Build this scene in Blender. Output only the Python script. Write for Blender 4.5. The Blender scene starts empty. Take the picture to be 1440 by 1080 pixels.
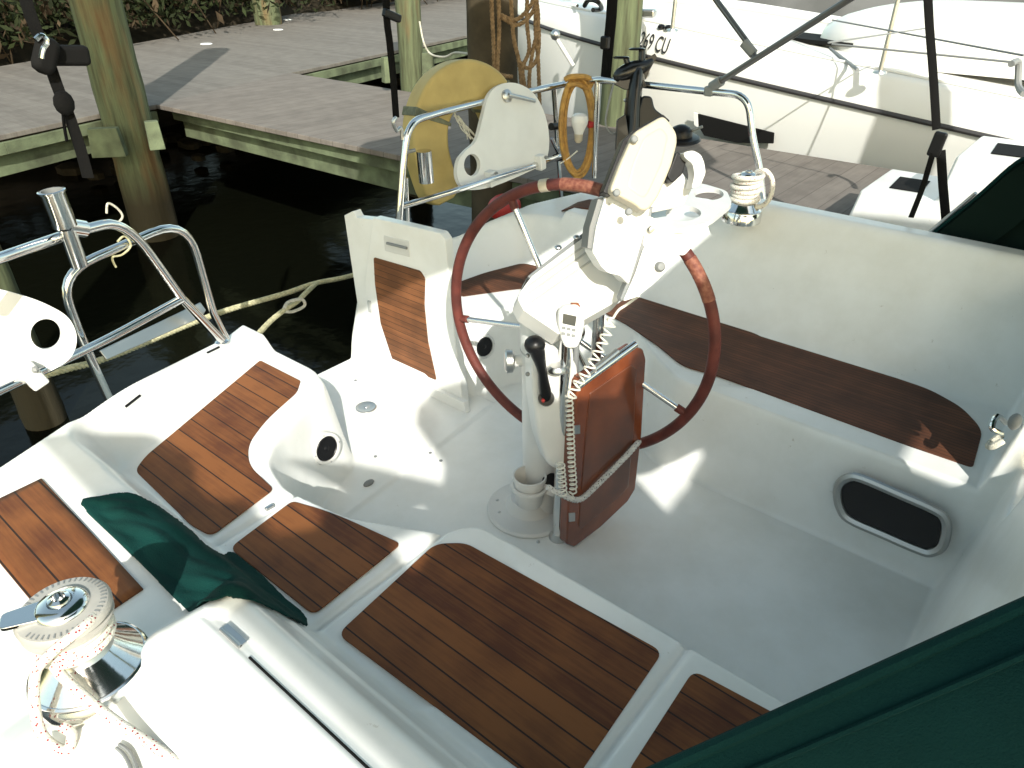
import bpy, math, random
import numpy as np
from mathutils import Vector, Matrix
random.seed(7)
np.random.seed(7)
V = Vector
SC = bpy.context.scene
COL = SC.collection

# ------------------------------------------------------------------ camera
FPX = 1020.0
TILT = math.radians(31.2)
HEAD = math.radians(50.4)
CAM = V((-1.738, -1.345, 2.0))
_h = V((math.sin(HEAD), math.cos(HEAD), 0))
_s, _c = math.sin(TILT), math.cos(TILT)
RT = V((_h.y, -_h.x, 0))
FW = V((_h.x*_c, _h.y*_c, -_s))
UP = V((_h.x*_s, _h.y*_s, _c))
def ray(x, y): return FW*FPX + RT*(x-720) + UP*(540-y)
def onZ(x, y, z):
    d = ray(x, y); return CAM + d*((z-CAM.z)/d.z)
def onX(x, y, v):
    d = ray(x, y); return CAM + d*((v-CAM.x)/d.x)
def onY(x, y, v):
    d = ray(x, y); return CAM + d*((v-CAM.y)/d.y)
def onP(x, y, p, n):
    d = ray(x, y); n = V(n); return CAM + d*((V(p)-CAM).dot(n)/d.dot(n))
cd = bpy.data.cameras.new('camera'); cam = bpy.data.objects.new('camera', cd); COL.objects.link(cam)
cam.matrix_world = Matrix(((RT.x, UP.x, -FW.x, CAM.x), (RT.y, UP.y, -FW.y, CAM.y), (RT.z, UP.z, -FW.z, CAM.z), (0, 0, 0, 1)))
cd.sensor_width = 36; cd.lens = FPX/1440*36; cd.clip_end = 500; cd.clip_start = .02
SC.camera = cam

# ------------------------------------------------------------------ materials
def mat(name, col, rough=.5, metal=0, spec=.5, coat=0, noise=0, nscale=20, bump=0, bscale=60, col2=None, detail=4):
    m = bpy.data.materials.new(name); m.use_nodes = True
    nt = m.node_tree; b = nt.nodes['Principled BSDF']
    b.inputs['Base Color'].default_value = (*col, 1); b.inputs['Roughness'].default_value = rough
    b.inputs['Metallic'].default_value = metal; b.inputs['Specular IOR Level'].default_value = spec
    b.inputs['Coat Weight'].default_value = coat
    tc = nt.nodes.new('ShaderNodeTexCoord')
    if noise or col2:
        n = nt.nodes.new('ShaderNodeTexNoise'); n.inputs['Scale'].default_value = nscale; n.inputs['Detail'].default_value = detail
        nt.links.new(tc.outputs['Object'], n.inputs['Vector'])
        r = nt.nodes.new('ShaderNodeValToRGB'); r.color_ramp.elements[0].position = .35; r.color_ramp.elements[1].position = .65
        c2 = col2 if col2 else tuple(c*(1-noise) for c in col)
        r.color_ramp.elements[0].color = (*c2, 1); r.color_ramp.elements[1].color = (*col, 1)
        nt.links.new(n.outputs['Fac'], r.inputs['Fac']); nt.links.new(r.outputs['Color'], b.inputs['Base Color'])
    if bump:
        n2 = nt.nodes.new('ShaderNodeTexNoise'); n2.inputs['Scale'].default_value = bscale; n2.inputs['Detail'].default_value = 3
        nt.links.new(tc.outputs['Object'], n2.inputs['Vector'])
        bp = nt.nodes.new('ShaderNodeBump'); bp.inputs['Strength'].default_value = bump; bp.inputs['Distance'].default_value = .004
        nt.links.new(n2.outputs['Fac'], bp.inputs['Height']); nt.links.new(bp.outputs['Normal'], b.inputs['Normal'])
    return m

def node_math(nt, op, a, b=None, c=None):
    n = nt.nodes.new('ShaderNodeMath'); n.operation = op
    for i, v in enumerate((a, b, c)):
        if v is None: continue
        if isinstance(v, (int, float)): n.inputs[i].default_value = v
        else: nt.links.new(v, n.inputs[i])
    return n.outputs[0]

def plank_mat(name, base, dark, caulk, width, axis='X', off=0, grain=1.0, rough=.6, gap=.07, tone=.35, jitter=False, bump=.2):
    """planks running along the other horizontal axis, with caulk lines, tone per plank and stretched grain"""
    m = bpy.data.materials.new(name); m.use_nodes = True
    nt = m.node_tree; b = nt.nodes['Principled BSDF']; L = nt.links.new
    b.inputs['Roughness'].default_value = rough; b.inputs['Specular IOR Level'].default_value = .3
    tc = nt.nodes.new('ShaderNodeTexCoord'); sp = nt.nodes.new('ShaderNodeSeparateXYZ')
    geo = nt.nodes.new('ShaderNodeNewGeometry'); L(geo.outputs['Position'], sp.inputs[0])
    u = sp.outputs[axis]; other = sp.outputs['Y' if axis == 'X' else 'X']
    if axis == 'Z': other = sp.outputs['Y']
    t = node_math(nt, 'DIVIDE', node_math(nt, 'ADD', u, off+50*width), width)
    fr = node_math(nt, 'FRACT', t); fl = node_math(nt, 'FLOOR', t)
    wn = nt.nodes.new('ShaderNodeTexWhiteNoise'); wn.noise_dimensions = '1D'; L(fl, wn.inputs['W'])
    cv = nt.nodes.new('ShaderNodeCombineXYZ')
    L(node_math(nt, 'MULTIPLY', u, 90*grain), cv.inputs[0]); L(node_math(nt, 'MULTIPLY', other, 5*grain), cv.inputs[1]); L(node_math(nt, 'MULTIPLY', fl, 3.7), cv.inputs[2])
    n = nt.nodes.new('ShaderNodeTexNoise'); n.inputs['Scale'].default_value = 1; n.inputs['Detail'].default_value = 5; n.inputs['Roughness'].default_value = .65
    L(cv.outputs[0], n.inputs['Vector'])
    n3 = nt.nodes.new('ShaderNodeTexNoise'); n3.inputs['Scale'].default_value = 7; n3.inputs['Detail'].default_value = 3; L(geo.outputs['Position'], n3.inputs['Vector'])
    f = node_math(nt, 'ADD', node_math(nt, 'MULTIPLY', n.outputs['Fac'], .75), node_math(nt, 'MULTIPLY', wn.outputs['Value'], tone))
    f = node_math(nt, 'ADD', f, node_math(nt, 'MULTIPLY', node_math(nt, 'SUBTRACT', n3.outputs['Fac'], .5), .8))
    r = nt.nodes.new('ShaderNodeValToRGB'); r.color_ramp.elements[0].position = .3; r.color_ramp.elements[1].position = .75
    r.color_ramp.elements[0].color = (*dark, 1); r.color_ramp.elements[1].color = (*base, 1); L(f, r.inputs['Fac'])
    g = node_math(nt, 'LESS_THAN', fr, gap)
    mx = nt.nodes.new('ShaderNodeMix'); mx.data_type = 'RGBA'; L(g, mx.inputs['Factor']); L(r.outputs['Color'], mx.inputs['A']); mx.inputs['B'].default_value = (*caulk, 1)
    L(mx.outputs['Result'], b.inputs['Base Color'])
    bp = nt.nodes.new('ShaderNodeBump'); bp.inputs['Strength'].default_value = bump; bp.inputs['Distance'].default_value = .003
    hgt = node_math(nt, 'SUBTRACT', node_math(nt, 'MULTIPLY', n.outputs['Fac'], .3), g); L(hgt, bp.inputs['Height']); L(bp.outputs['Normal'], b.inputs['Normal'])
    return m

M = {}
def gelcoat():
    m = bpy.data.materials.new('gelcoat'); m.use_nodes = True
    nt = m.node_tree; b = nt.nodes['Principled BSDF']; L = nt.links.new
    b.inputs['Roughness'].default_value = .34; b.inputs['Coat Weight'].default_value = .25; b.inputs['Coat Roughness'].default_value = .12
    geo = nt.nodes.new('ShaderNodeNewGeometry')
    n = nt.nodes.new('ShaderNodeTexNoise'); n.inputs['Scale'].default_value = 3.1; n.inputs['Detail'].default_value = 7; n.inputs['Roughness'].default_value = .62
    L(geo.outputs['Position'], n.inputs['Vector'])
    r = nt.nodes.new('ShaderNodeValToRGB'); e = r.color_ramp.elements
    e[0].position = .3; e[0].color = (.72, .72, .68, 1); e[1].position = .6; e[1].color = (.81, .815, .79, 1); L(n.outputs['Fac'], r.inputs['Fac'])
    # small dirt specks and scuffs
    n2 = nt.nodes.new('ShaderNodeTexNoise'); n2.inputs['Scale'].default_value = 17; n2.inputs['Detail'].default_value = 6; n2.inputs['Roughness'].default_value = .7
    L(geo.outputs['Position'], n2.inputs['Vector'])
    s = nt.nodes.new('ShaderNodeValToRGB'); s.color_ramp.elements[0].position = .675; s.color_ramp.elements[1].position = .76
    L(n2.outputs['Fac'], s.inputs['Fac'])
    mx = nt.nodes.new('ShaderNodeMix'); mx.data_type = 'RGBA'; L(s.outputs['Color'], mx.inputs['Factor']); L(r.outputs['Color'], mx.inputs['A']); mx.inputs['B'].default_value = (.42, .38, .31, 1)
    L(mx.outputs['Result'], b.inputs['Base Color'])
    n3 = nt.nodes.new('ShaderNodeTexNoise'); n3.inputs['Scale'].default_value = 5; n3.inputs['Detail'].default_value = 9; n3.inputs['Roughness'].default_value = .62; L(geo.outputs['Position'], n3.inputs['Vector'])
    bp = nt.nodes.new('ShaderNodeBump'); bp.inputs['Strength'].default_value = .25; bp.inputs['Distance'].default_value = .006
    L(n3.outputs['Fac'], bp.inputs['Height']); L(bp.outputs['Normal'], b.inputs['Normal'])
    return m
M['gel'] = gelcoat()
M['teak'] = plank_mat('teak', (.205, .074, .021), (.092, .028, .0095), (.018, .009, .006), .0665, 'X', 0, 1.0, tone=.42)
M['teak_fine'] = plank_mat('teak_fine', (.15, .055, .025), (.068, .026, .013), (.03, .015, .010), .021, 'X', 0, 1.4, tone=.2, gap=.12)
M['teak_door'] = plank_mat('teak_door', (.25, .10, .04), (.12, .05, .022), (.035, .018, .010), .034, 'Z', 0, .8, tone=.2, gap=.08)
M['mahog'] = mat('varnished_mahogany', (.23, .060, .020), .25, 0, .5, .6, col2=(.09, .022, .010), nscale=5, detail=9)
M['mahog_dark'] = mat('dark_mahogany', (.17, .048, .019), .28, 0, .5, .6, col2=(.07, .021, .010), nscale=5, detail=9)
M['leather'] = mat('brown_leather', (.13, .032, .024), .55, 0, .3, 0, col2=(.075, .020, .016), nscale=14, bump=.5, bscale=150)
M['leather_worn'] = mat('worn_leather', (.27, .11, .07), .6, 0, .3, 0, col2=(.15, .045, .032), nscale=60, bump=.5, bscale=120)
M['steel'] = mat('stainless_steel', (.72, .72, .71), .12, 1, .5, bump=.05, bscale=40)
M['steel_dull'] = mat('brushed_steel', (.55, .55, .54), .32, 1, .5)
M['alu'] = mat('aluminium_frame', (.42, .42, .41), .38, 1)
M['white'] = mat('white_plastic', (.64, .64, .62), .35, 0, .5, 0, noise=.06, nscale=9)
M['board'] = mat('white_board', (.72, .73, .72), .42, 0, .4, 0, noise=.08, nscale=6)
M['cream'] = mat('cream_plastic', (.50, .445, .34), .4, 0, .5, 0, noise=.08, nscale=5)
M['grey'] = mat('grey_plastic', (.20, .21, .21), .5)
M['midgrey'] = mat('mid_grey_plastic', (.42, .43, .42), .5, noise=.1, nscale=10)
M['black'] = mat('black_plastic', (.005, .005, .006), .38, 0, .3, bump=.1)
M['motor'] = mat('glossy_dark_casing', (.005, .0055, .006), .3, 0, .4, .25, bump=.2, bscale=30)
M['matblack'] = mat('matt_black', (.006, .006, .006), .8, 0, .15)
M['strap'] = mat('black_webbing', (.004, .004, .004), .85, 0, .15, bump=.6, bscale=400)
M['glass'] = mat('dark_acrylic', (.012, .010, .010), .12, 0, .5)
M['screen'] = mat('lcd_screen', (.035, .045, .05), .15)
M['canvas'] = mat('green_canvas', (.003, .028, .028), .9, 0, .12, 0, col2=(.002, .020, .020), nscale=4, bump=.5, bscale=500)
M['canvas_in'] = mat('shaded_canvas_inside', (.004, .012, .010), .95, 0, .1)  # inside of the dodger canvas, its shade put into the colour
M['cloth'] = mat('green_cloth', (.004, .042, .036), .85, 0, .12, 0, col2=(.003, .026, .023), nscale=5, bump=.6, bscale=300)
M['bimini'] = mat('bimini_shade_canvas', (.02, .09, .07), .9)
M['foam'] = mat('yellow_vinyl', (.50, .38, .14), .55, 0, .4, 0, col2=(.38, .285, .10), nscale=5, bump=.5, bscale=14)
M['foam_strap'] = mat('grey_green_webbing', (.16, .17, .11), .8, noise=.4, nscale=30)
M['rope'] = mat('weathered_rope', (.62, .60, .52), .9, 0, .1, 0, col2=(.42, .40, .33), nscale=90, bump=.9, bscale=260)
M['rope_yel'] = mat('cream_dock_rope', (.58, .55, .36), .9, 0, .1, 0, col2=(.38, .36, .22), nscale=60, bump=.6, bscale=200)
M['hose_y'] = mat('yellow_rope_hose', (.52, .30, .08), .7, 0, .3, 0, col2=(.34, .19, .06), nscale=30, bump=.6, bscale=160)
M['oldrope'] = mat('old_tan_rope', (.30, .20, .11), .9, 0, .1, 0, col2=(.17, .11, .06), nscale=40, bump=.9, bscale=160)
M['red'] = mat('red_plastic', (.45, .03, .025), .45)
M['bulb'] = mat('white_bulb', (.78, .78, .76), .25)
def fleck_mat(name, base, fleck, scale=95):
    m = mat(name, base, .85, 0, .15, bump=.8, bscale=320); nt = m.node_tree; b = nt.nodes['Principled BSDF']; L = nt.links.new
    tc = nt.nodes.new('ShaderNodeTexCoord'); v = nt.nodes.new('ShaderNodeTexVoronoi'); v.inputs['Scale'].default_value = scale; L(tc.outputs['Object'], v.inputs['Vector'])
    r = nt.nodes.new('ShaderNodeValToRGB'); r.color_ramp.interpolation = 'CONSTANT'; e = r.color_ramp.elements
    e[0].position = 0; e[0].color = (*fleck, 1); e[1].position = .24; e[1].color = (*base, 1); L(v.outputs['Distance'], r.inputs['Fac']); L(r.outputs['Color'], b.inputs['Base Color'])
    return m
M['braid'] = fleck_mat('white_braid_red_fleck', (.66, .64, .57), (.28, .03, .05), 120)
M['braid_black'] = fleck_mat('white_braid_black_fleck', (.62, .62, .60), (.02, .02, .02), 110)
def pile_mat():
    m = bpy.data.materials.new('treated_piling'); m.use_nodes = True
    nt = m.node_tree; b = nt.nodes['Principled BSDF']; L = nt.links.new; b.inputs['Roughness'].default_value = .85; b.inputs['Specular IOR Level'].default_value = .2
    geo = nt.nodes.new('ShaderNodeNewGeometry'); mp = nt.nodes.new('ShaderNodeMapping'); mp.inputs['Scale'].default_value = (14, 14, .9); L(geo.outputs['Position'], mp.inputs['Vector'])
    n = nt.nodes.new('ShaderNodeTexNoise'); n.inputs['Scale'].default_value = 1.6; n.inputs['Detail'].default_value = 7; n.inputs['Roughness'].default_value = .65; L(mp.outputs[0], n.inputs['Vector'])
    r = nt.nodes.new('ShaderNodeValToRGB'); e = r.color_ramp.elements; e[0].position = .25; e[0].color = (.035, .032, .018, 1); e[1].position = .8; e[1].color = (.15, .18, .095, 1)
    k = r.color_ramp.elements.new(.5); k.color = (.09, .105, .058, 1); L(n.outputs['Fac'], r.inputs['Fac'])
    # rust and weed stains
    n2 = nt.nodes.new('ShaderNodeTexNoise'); n2.inputs['Scale'].default_value = 1.1; n2.inputs['Detail'].default_value = 4; mp2 = nt.nodes.new('ShaderNodeMapping'); mp2.inputs['Scale'].default_value = (4, 4, .8); L(geo.outputs['Position'], mp2.inputs['Vector']); L(mp2.outputs[0], n2.inputs['Vector'])
    r2 = nt.nodes.new('ShaderNodeValToRGB'); r2.color_ramp.elements[0].position = .52; r2.color_ramp.elements[1].position = .64; L(n2.outputs['Fac'], r2.inputs['Fac'])
    mx = nt.nodes.new('ShaderNodeMix'); mx.data_type = 'RGBA'; L(node_math(nt, 'MULTIPLY', r2.outputs['Color'], .42), mx.inputs['Factor']); L(r.outputs['Color'], mx.inputs['A']); mx.inputs['B'].default_value = (.17, .075, .03, 1)
    # dark wet foot
    sp = nt.nodes.new('ShaderNodeSeparateXYZ'); L(geo.outputs['Position'], sp.inputs[0])
    w = nt.nodes.new('ShaderNodeMapRange'); w.inputs['From Min'].default_value = .15; w.inputs['From Max'].default_value = -.25; L(sp.outputs['Z'], w.inputs['Value'])
    mx2 = nt.nodes.new('ShaderNodeMix'); mx2.data_type = 'RGBA'; L(w.outputs[0], mx2.inputs['Factor']); L(mx.outputs['Result'], mx2.inputs['A']); mx2.inputs['B'].default_value = (.04, .035, .022, 1)
    L(mx2.outputs['Result'], b.inputs['Base Color'])
    bp = nt.nodes.new('ShaderNodeBump'); bp.inputs['Strength'].default_value = .7; bp.inputs['Distance'].default_value = .015; L(n.outputs['Fac'], bp.inputs['Height']); L(bp.outputs['Normal'], b.inputs['Normal'])
    return m
M['pile'] = pile_mat()
M['lumber'] = mat('treated_lumber', (.14, .17, .10), .85, 0, .2, 0, col2=(.07, .08, .05), nscale=5, bump=.8, bscale=40)
M['deckmain'] = plank_mat('composite_decking_cross', (.172, .158, .138), (.12, .108, .094), (.13, .11, .10), .14, 'X', 0, .6, rough=.8, gap=.05, tone=.25)
M['deckfin'] = plank_mat('composite_decking', (.178, .157, .137), (.126, .110, .096), (.10, .085, .075), .15, 'Y', 0, .6, rough=.8, gap=.05, tone=.25)
M['water'] = mat('dark_water', (.003, .0035, .002), .12, 0, .08, 0, bump=.30, bscale=4)
M['water'].node_tree.nodes['Bump'].inputs['Distance'].default_value = .02
M['mud'] = mat('mud_bank', (.035, .028, .018), .95, 0, .1, 0, col2=(.014, .012, .008), nscale=4)
M['pile_dark'] = mat('old_dark_piling', (.09, .07, .045), .9, 0, .1, 0, col2=(.04, .033, .022), nscale=4, bump=.8, bscale=30)
M['grey_hull'] = mat('grey_tarpaulin', (.13, .13, .125), .75, 0, .3, 0, col2=(.09, .09, .085), nscale=2, bump=.6, bscale=6)
M['stripe'] = mat('dark_rub_rail', (.03, .028, .03), .5)
M['hullwhite'] = mat('white_hull_paint', (.66, .66, .635), .3, 0, .5, .3, noise=.05, nscale=1.2)

# ------------------------------------------------------------------ objects
def tag(o, label=None, cat=None, group=None, kind=None):
    if label: o['label'] = label
    if cat: o['category'] = cat
    if group: o['group'] = group
    if kind: o['kind'] = kind
    return o
def empty(name, loc, label, cat, group=None):
    o = bpy.data.objects.new(name, None); o.location = loc; o.empty_display_size = .1; COL.objects.link(o)
    return tag(o, label, cat, group)
def world_loc(o):
    p = V(o.location)
    while o.parent: o = o.parent; p += V(o.location)
    return p

class MB:
    def __init__(s): s.v = []; s.f = []
    def add(s, vs, fs):
        k = len(s.v); s.v += [tuple(v) for v in vs]; s.f += [tuple(i+k for i in f) for f in fs]; return s
    def box(s, c, size, rot=None, taper=1.0):
        hx, hy, hz = [k/2 for k in size]; vs = []
        for z in (-1, 1):
            t = taper if z > 0 else 1
            for x, y in ((-1, -1), (1, -1), (1, 1), (-1, 1)):
                p = V((x*hx*t, y*hy*t, z*hz)); vs.append(V(c)+(rot @ p if rot else p))
        return s.add(vs, [(3, 2, 1, 0), (4, 5, 6, 7), (0, 1, 5, 4), (1, 2, 6, 5), (2, 3, 7, 6), (3, 0, 4, 7)])
    def prism(s, pts, vec):
        pts = [V(p) for p in pts]; n = len(pts); vec = V(vec)
        fn = sum(((pts[i]-pts[0]).cross(pts[(i+1) % n]-pts[0]) for i in range(1, n-1)), V((0, 0, 0)))
        if fn.dot(vec) > 0: pts.reverse()          # the face at pts looks away from vec
        vs = pts+[p+vec for p in pts]
        fs = [tuple(range(n)), tuple(reversed(range(n, 2*n)))]
        fs += [((i+1) % n, i, i+n, (i+1) % n+n) for i in range(n)]
        return s.add(vs, fs)
    def lathe(s, prof, o=(0, 0, 0), axis=(0, 0, 1), n=28, cap=True):
        a = V(axis).normalized(); u = a.orthogonal().normalized(); w = a.cross(u); k = len(prof); vs = []; fs = []
        for r, z in prof:
            for i in range(n):
                t = 2*math.pi*i/n; vs.append(V(o)+a*z+(u*math.cos(t)+w*math.sin(t))*r)
        for j in range(k-1):
            for i in range(n): fs.append((j*n+i, j*n+(i+1) % n, (j+1)*n+(i+1) % n, (j+1)*n+i))
        if cap: fs.append(tuple(reversed(range(n)))); fs.append(tuple(range((k-1)*n, k*n)))
        return s.add(vs, fs)
    def cyl(s, p0, p1, r0, r1=None, n=20):
        r1 = r0 if r1 is None else r1; d = V(p1)-V(p0)
        return s.lathe([(r0, 0), (r1, d.length)], p0, d, n)
    def sphere(s, c, r, n=16, sq=(1, 1, 1)):
        m = n//2; vs = [V(c)+V((0, 0, -r*sq[2]))]; fs = []
        for j in range(1, m):
            ph = -math.pi/2+math.pi*j/m
            for i in range(n):
                t = 2*math.pi*i/n; vs.append(V(c)+V((r*sq[0]*math.cos(ph)*math.cos(t), r*sq[1]*math.cos(ph)*math.sin(t), r*sq[2]*math.sin(ph))))
        vs.append(V(c)+V((0, 0, r*sq[2]))); last = len(vs)-1
        for i in range(n): fs.append((0, 1+(i+1) % n, 1+i)); fs.append((last, 1+(m-2)*n+i, 1+(m-2)*n+(i+1) % n))
        for j in range(m-2):
            for i in range(n): fs.append((1+j*n+i, 1+j*n+(i+1) % n, 1+(j+1)*n+(i+1) % n, 1+(j+1)*n+i))
        return s.add(vs, fs)
    def tube(s, pts, r, n=12, closed=False, flat=None, side=None):
        pts = [V(p) for p in pts]; m = len(pts); rs = r if isinstance(r, (list, tuple)) else [r]*m
        tan = []
        for i in range(m):
            a = pts[(i-1) % m] if (closed or i > 0) else pts[0]; b = pts[(i+1) % m] if (closed or i < m-1) else pts[-1]
            t = b-a; tan.append(t.normalized() if t.length > 1e-9 else V((0, 0, 1)))
        u = (side-tan[0]*side.dot(tan[0])).normalized() if side else tan[0].orthogonal().normalized(); vs = []; fs = []
        for i in range(m):
            t = tan[i]
            if side: u = side-t*side.dot(t)
            else: u = u-t*u.dot(t)
            u.normalize(); w = t.cross(u)
            for j in range(n):
                a = 2*math.pi*j/n; cu, cw = math.cos(a), math.sin(a)
                if flat: cu *= flat[0]; cw *= flat[1]
                vs.append(pts[i]+(u*cu+w*cw)*rs[i])
        for i in range(m if closed else m-1):
            for j in range(n): k = (i+1) % m; fs.append((i*n+j, i*n+(j+1) % n, k*n+(j+1) % n, k*n+j))
        if not closed: fs.append(tuple(reversed(range(n)))); fs.append(tuple(range((m-1)*n, m*n)))
        return s.add(vs, fs)
    def twist(s, pts, r, pitch=.05, n=6, strands=3):
        """a laid rope: three strands winding round the path"""
        pts = resample(pts, pitch/8); m = len(pts); u = None; frames = []
        for i in range(m):
            t = (pts[min(i+1, m-1)]-pts[max(i-1, 0)]).normalized()
            u = t.orthogonal().normalized() if u is None else (u-t*u.dot(t)).normalized(); frames.append((u.copy(), t.cross(u)))
        for k in range(strands):
            ph = 2*math.pi*k/strands
            s.tube([pts[i]+(frames[i][0]*math.cos(ph+i*math.pi/4)+frames[i][1]*math.sin(ph+i*math.pi/4))*r*.52 for i in range(m)], r*.56, n)
        return s
    def build(s, name, material, parent=None, smooth=True, bevel=0, seg=2, subsurf=0, ang=40, solid=0):
        me = bpy.data.meshes.new(name); off = world_loc(parent) if parent else V((0, 0, 0))
        me.from_pydata([tuple(V(v)-off) for v in s.v], [], s.f); me.validate(); me.update()
        o = bpy.data.objects.new(name, me); COL.objects.link(o)
        if parent: o.parent = parent
        me.materials.append(material)
        if smooth: me.polygons.foreach_set('use_smooth', [True]*len(me.polygons)); 
        if smooth:
            try: me.set_sharp_from_angle(angle=math.radians(ang))
            except Exception: pass
        if solid:
            md = o.modifiers.new('solid', 'SOLIDIFY'); md.thickness = solid; md.offset = 0
        if bevel:
            md = o.modifiers.new('bevel', 'BEVEL'); md.width = bevel; md.segments = seg; md.limit_method = 'ANGLE'; md.angle_limit = math.radians(35); md.harden_normals = smooth
        if subsurf:
            md = o.modifiers.new('sub', 'SUBSURF'); md.levels = subsurf; md.render_levels = subsurf
        return o

def resample(pts, step):
    pts = [V(p) for p in pts]; out = [pts[0].copy()]; acc = 0
    for a, b in zip(pts, pts[1:]):
        L = (b-a).length
        if L < 1e-9: continue
        d = step-acc
        while d <= L: out.append(a.lerp(b, d/L)); d += step
        acc = (acc+L) % step
    out.append(pts[-1].copy()); return out
def spline(pts, k=8, closed=False):
    pts = [V(p) for p in pts]; n = len(pts); out = []
    rng = range(n if closed else n-1)
    for i in rng:
        g = (lambda j: pts[j % n]) if closed else (lambda j: pts[max(0, min(n-1, j))])
        p0, p1, p2, p3 = g(i-1), g(i), g(i+1), g(i+2)
        for j in range(k):
            t = j/k; out.append(.5*((2*p1)+(p2-p0)*t+(2*p0-5*p1+4*p2-p3)*t*t+(3*p1-p0-3*p2+p3)*t**3))
    if not closed: out.append(pts[-1].copy())
    return out
def fillet(pts, r, k=7):
    """polyline with rounded corners, as a bent tube has"""
    pts = [V(p) for p in pts]; out = [pts[0]]
    rs = r if isinstance(r, (list, tuple)) else [r]*(len(pts)-2)
    for i in range(1, len(pts)-1):
        a, b, c = pts[i-1], pts[i], pts[i+1]; d1 = min(rs[i-1], (a-b).length*.48); d2 = min(rs[i-1], (c-b).length*.48)
        p = b+(a-b).normalized()*d1; q = b+(c-b).normalized()*d2
        for j in range(k+1):
            t = j/k; out.append(p*(1-t)**2+b*2*t*(1-t)+q*t*t)
    out.append(pts[-1]); return out
def round_poly(pts, r, k=5):
    """closed 2D/3D polygon with rounded corners (r per corner or one)"""
    pts = [V(p) for p in pts]; n = len(pts); rs = r if isinstance(r, (list, tuple)) else [r]*n; out = []
    for i in range(n):
        a, b, c = pts[i-1], pts[i], pts[(i+1) % n]
        if rs[i] <= 0: out.append(b); continue
        d1 = min(rs[i], (a-b).length*.45); d2 = min(rs[i], (c-b).length*.45); p = b+(a-b).normalized()*d1; q = b+(c-b).normalized()*d2
        for j in range(k+1):
            t = j/k; out.append(p*(1-t)**2+b*2*t*(1-t)+q*t*t)
    return out
def slab(name, px, p0, n, thick, material, parent=None, bevel=.006, rnd=0, smooth=True, seg=3):
    """a solid panel standing in the plane through p0 facing n, its outline read there, thick metres deep"""
    n = V(n).normalized(); pts = [onP(x, y, p0, n) for x, y in px]
    if rnd: pts = round_poly(pts, rnd)
    return MB().prism(pts, -n*thick).build(name, material, parent, smooth, bevel, seg)

# ------------------------------------------------------------------ world and light
SUN_EL = 35.0
sd = V((.65, .76, 0)).normalized()
sun_dir = V((sd.x*math.cos(math.radians(SUN_EL)), sd.y*math.cos(math.radians(SUN_EL)), -math.sin(math.radians(SUN_EL))))   # the way the light travels
w = bpy.data.worlds.new('World'); SC.world = w; w.use_nodes = True; nt = w.node_tree
sky = nt.nodes.new('ShaderNodeTexSky'); sky.sky_type = 'NISHITA'; sky.sun_disc = False
sky.sun_elevation = math.radians(SUN_EL); sky.sun_rotation = math.atan2(-sun_dir.x, -sun_dir.y)
sky.air_density = 1.0; sky.dust_density = 1.2
bg = nt.nodes['Background']; tint = nt.nodes.new('ShaderNodeMix'); tint.data_type = 'RGBA'; tint.blend_type = 'MULTIPLY'; tint.inputs['Factor'].default_value = 1
tint.inputs['B'].default_value = (1.18, 1.07, .76, 1); nt.links.new(sky.outputs[0], tint.inputs['A']); nt.links.new(tint.outputs['Result'], bg.inputs['Color']); bg.inputs['Strength'].default_value = .15
ld = bpy.data.lights.new('sun', 'SUN'); ld.energy = 2.65; ld.angle = math.radians(.53); ld.color = (1, .97, .89)
lo = bpy.data.objects.new('sun', ld); COL.objects.link(lo); lo.rotation_euler = sun_dir.to_track_quat('-Z', 'Y').to_euler(); lo.location = (-6, -7, 8)
SC.view_settings.view_transform = 'Standard'; SC.view_settings.look = 'None'; SC.view_settings.gamma = 1
SC.view_settings.exposure = 1.25

# ================================================================== OUR BOAT: the moulding
def sdf(px, py, poly):
    """signed distance, positive inside"""
    d = np.full(px.shape, 1e9); inside = np.zeros(px.shape, bool); n = len(poly)
    for i in range(n):
        ax, ay = poly[i]; bx, by = poly[(i+1) % n]; ex, ey = bx-ax, by-ay; wx, wy = px-ax, py-ay
        t = np.clip((wx*ex+wy*ey)/(ex*ex+ey*ey+1e-12), 0, 1); d = np.minimum(d, (wx-ex*t)**2+(wy-ey*t)**2)
        c = ((ay > py) != (by > py)) & (px < (bx-ax)*(py-ay)/((by-ay)+1e-12)+ax); inside ^= c
    d = np.sqrt(d); return np.where(inside, d, -d)
def smin(a, b, k): h = np.clip(.5+.5*(b-a)/k, 0, 1); return b*(1-h)+a*h-k*h*(1-h)
def smax(a, b, k): return -smin(-a, -b, k)
def sstep(a, b, x): t = np.clip((x-a)/(b-a), 0, 1); return t*t*(3-2*t)
def r2(poly, r, k=6): return [(p.x, p.y) for p in round_poly([(x, y, 0) for x, y in poly], r, k)]
HULL = r2([(-2.05, -3), (-2.0, .0), (-1.55, .93), (-1.12, 1.08), (-.33, 1.43), (-.20, 1.52), (.50, 1.52), (.56, 1.50), (1.0, 1.34), (1.62, 1.29), (2.14, 1.08), (2.26, .3), (2.35, -.8), (2.4, -3)], .04)
FOOT = r2([(-.455, -1.9), (-.455, -.14), (-.56, -.08), (-.70, .2), (-.745, .48), (-.70, .64), (-.60, .735), (-.40, .84), (-.235, .90), (-.18, 1.05), (-.19, 2.2), (.50, 2.2),
           (.50, 1.0), (.58, .90), (.80, .84), (1.0, .74), (1.10, .62), (1.12, .48), (1.06, .2), (.88, 0), (.755, -.2), (.745, -1.9)], .05)
AFT_S = r2([(-1.06, -.5), (-1.065, 1.02), (-.27, 1.345), (-.10, 1.36), (-.1, .3), (-.6, -.5)], .05)
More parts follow.
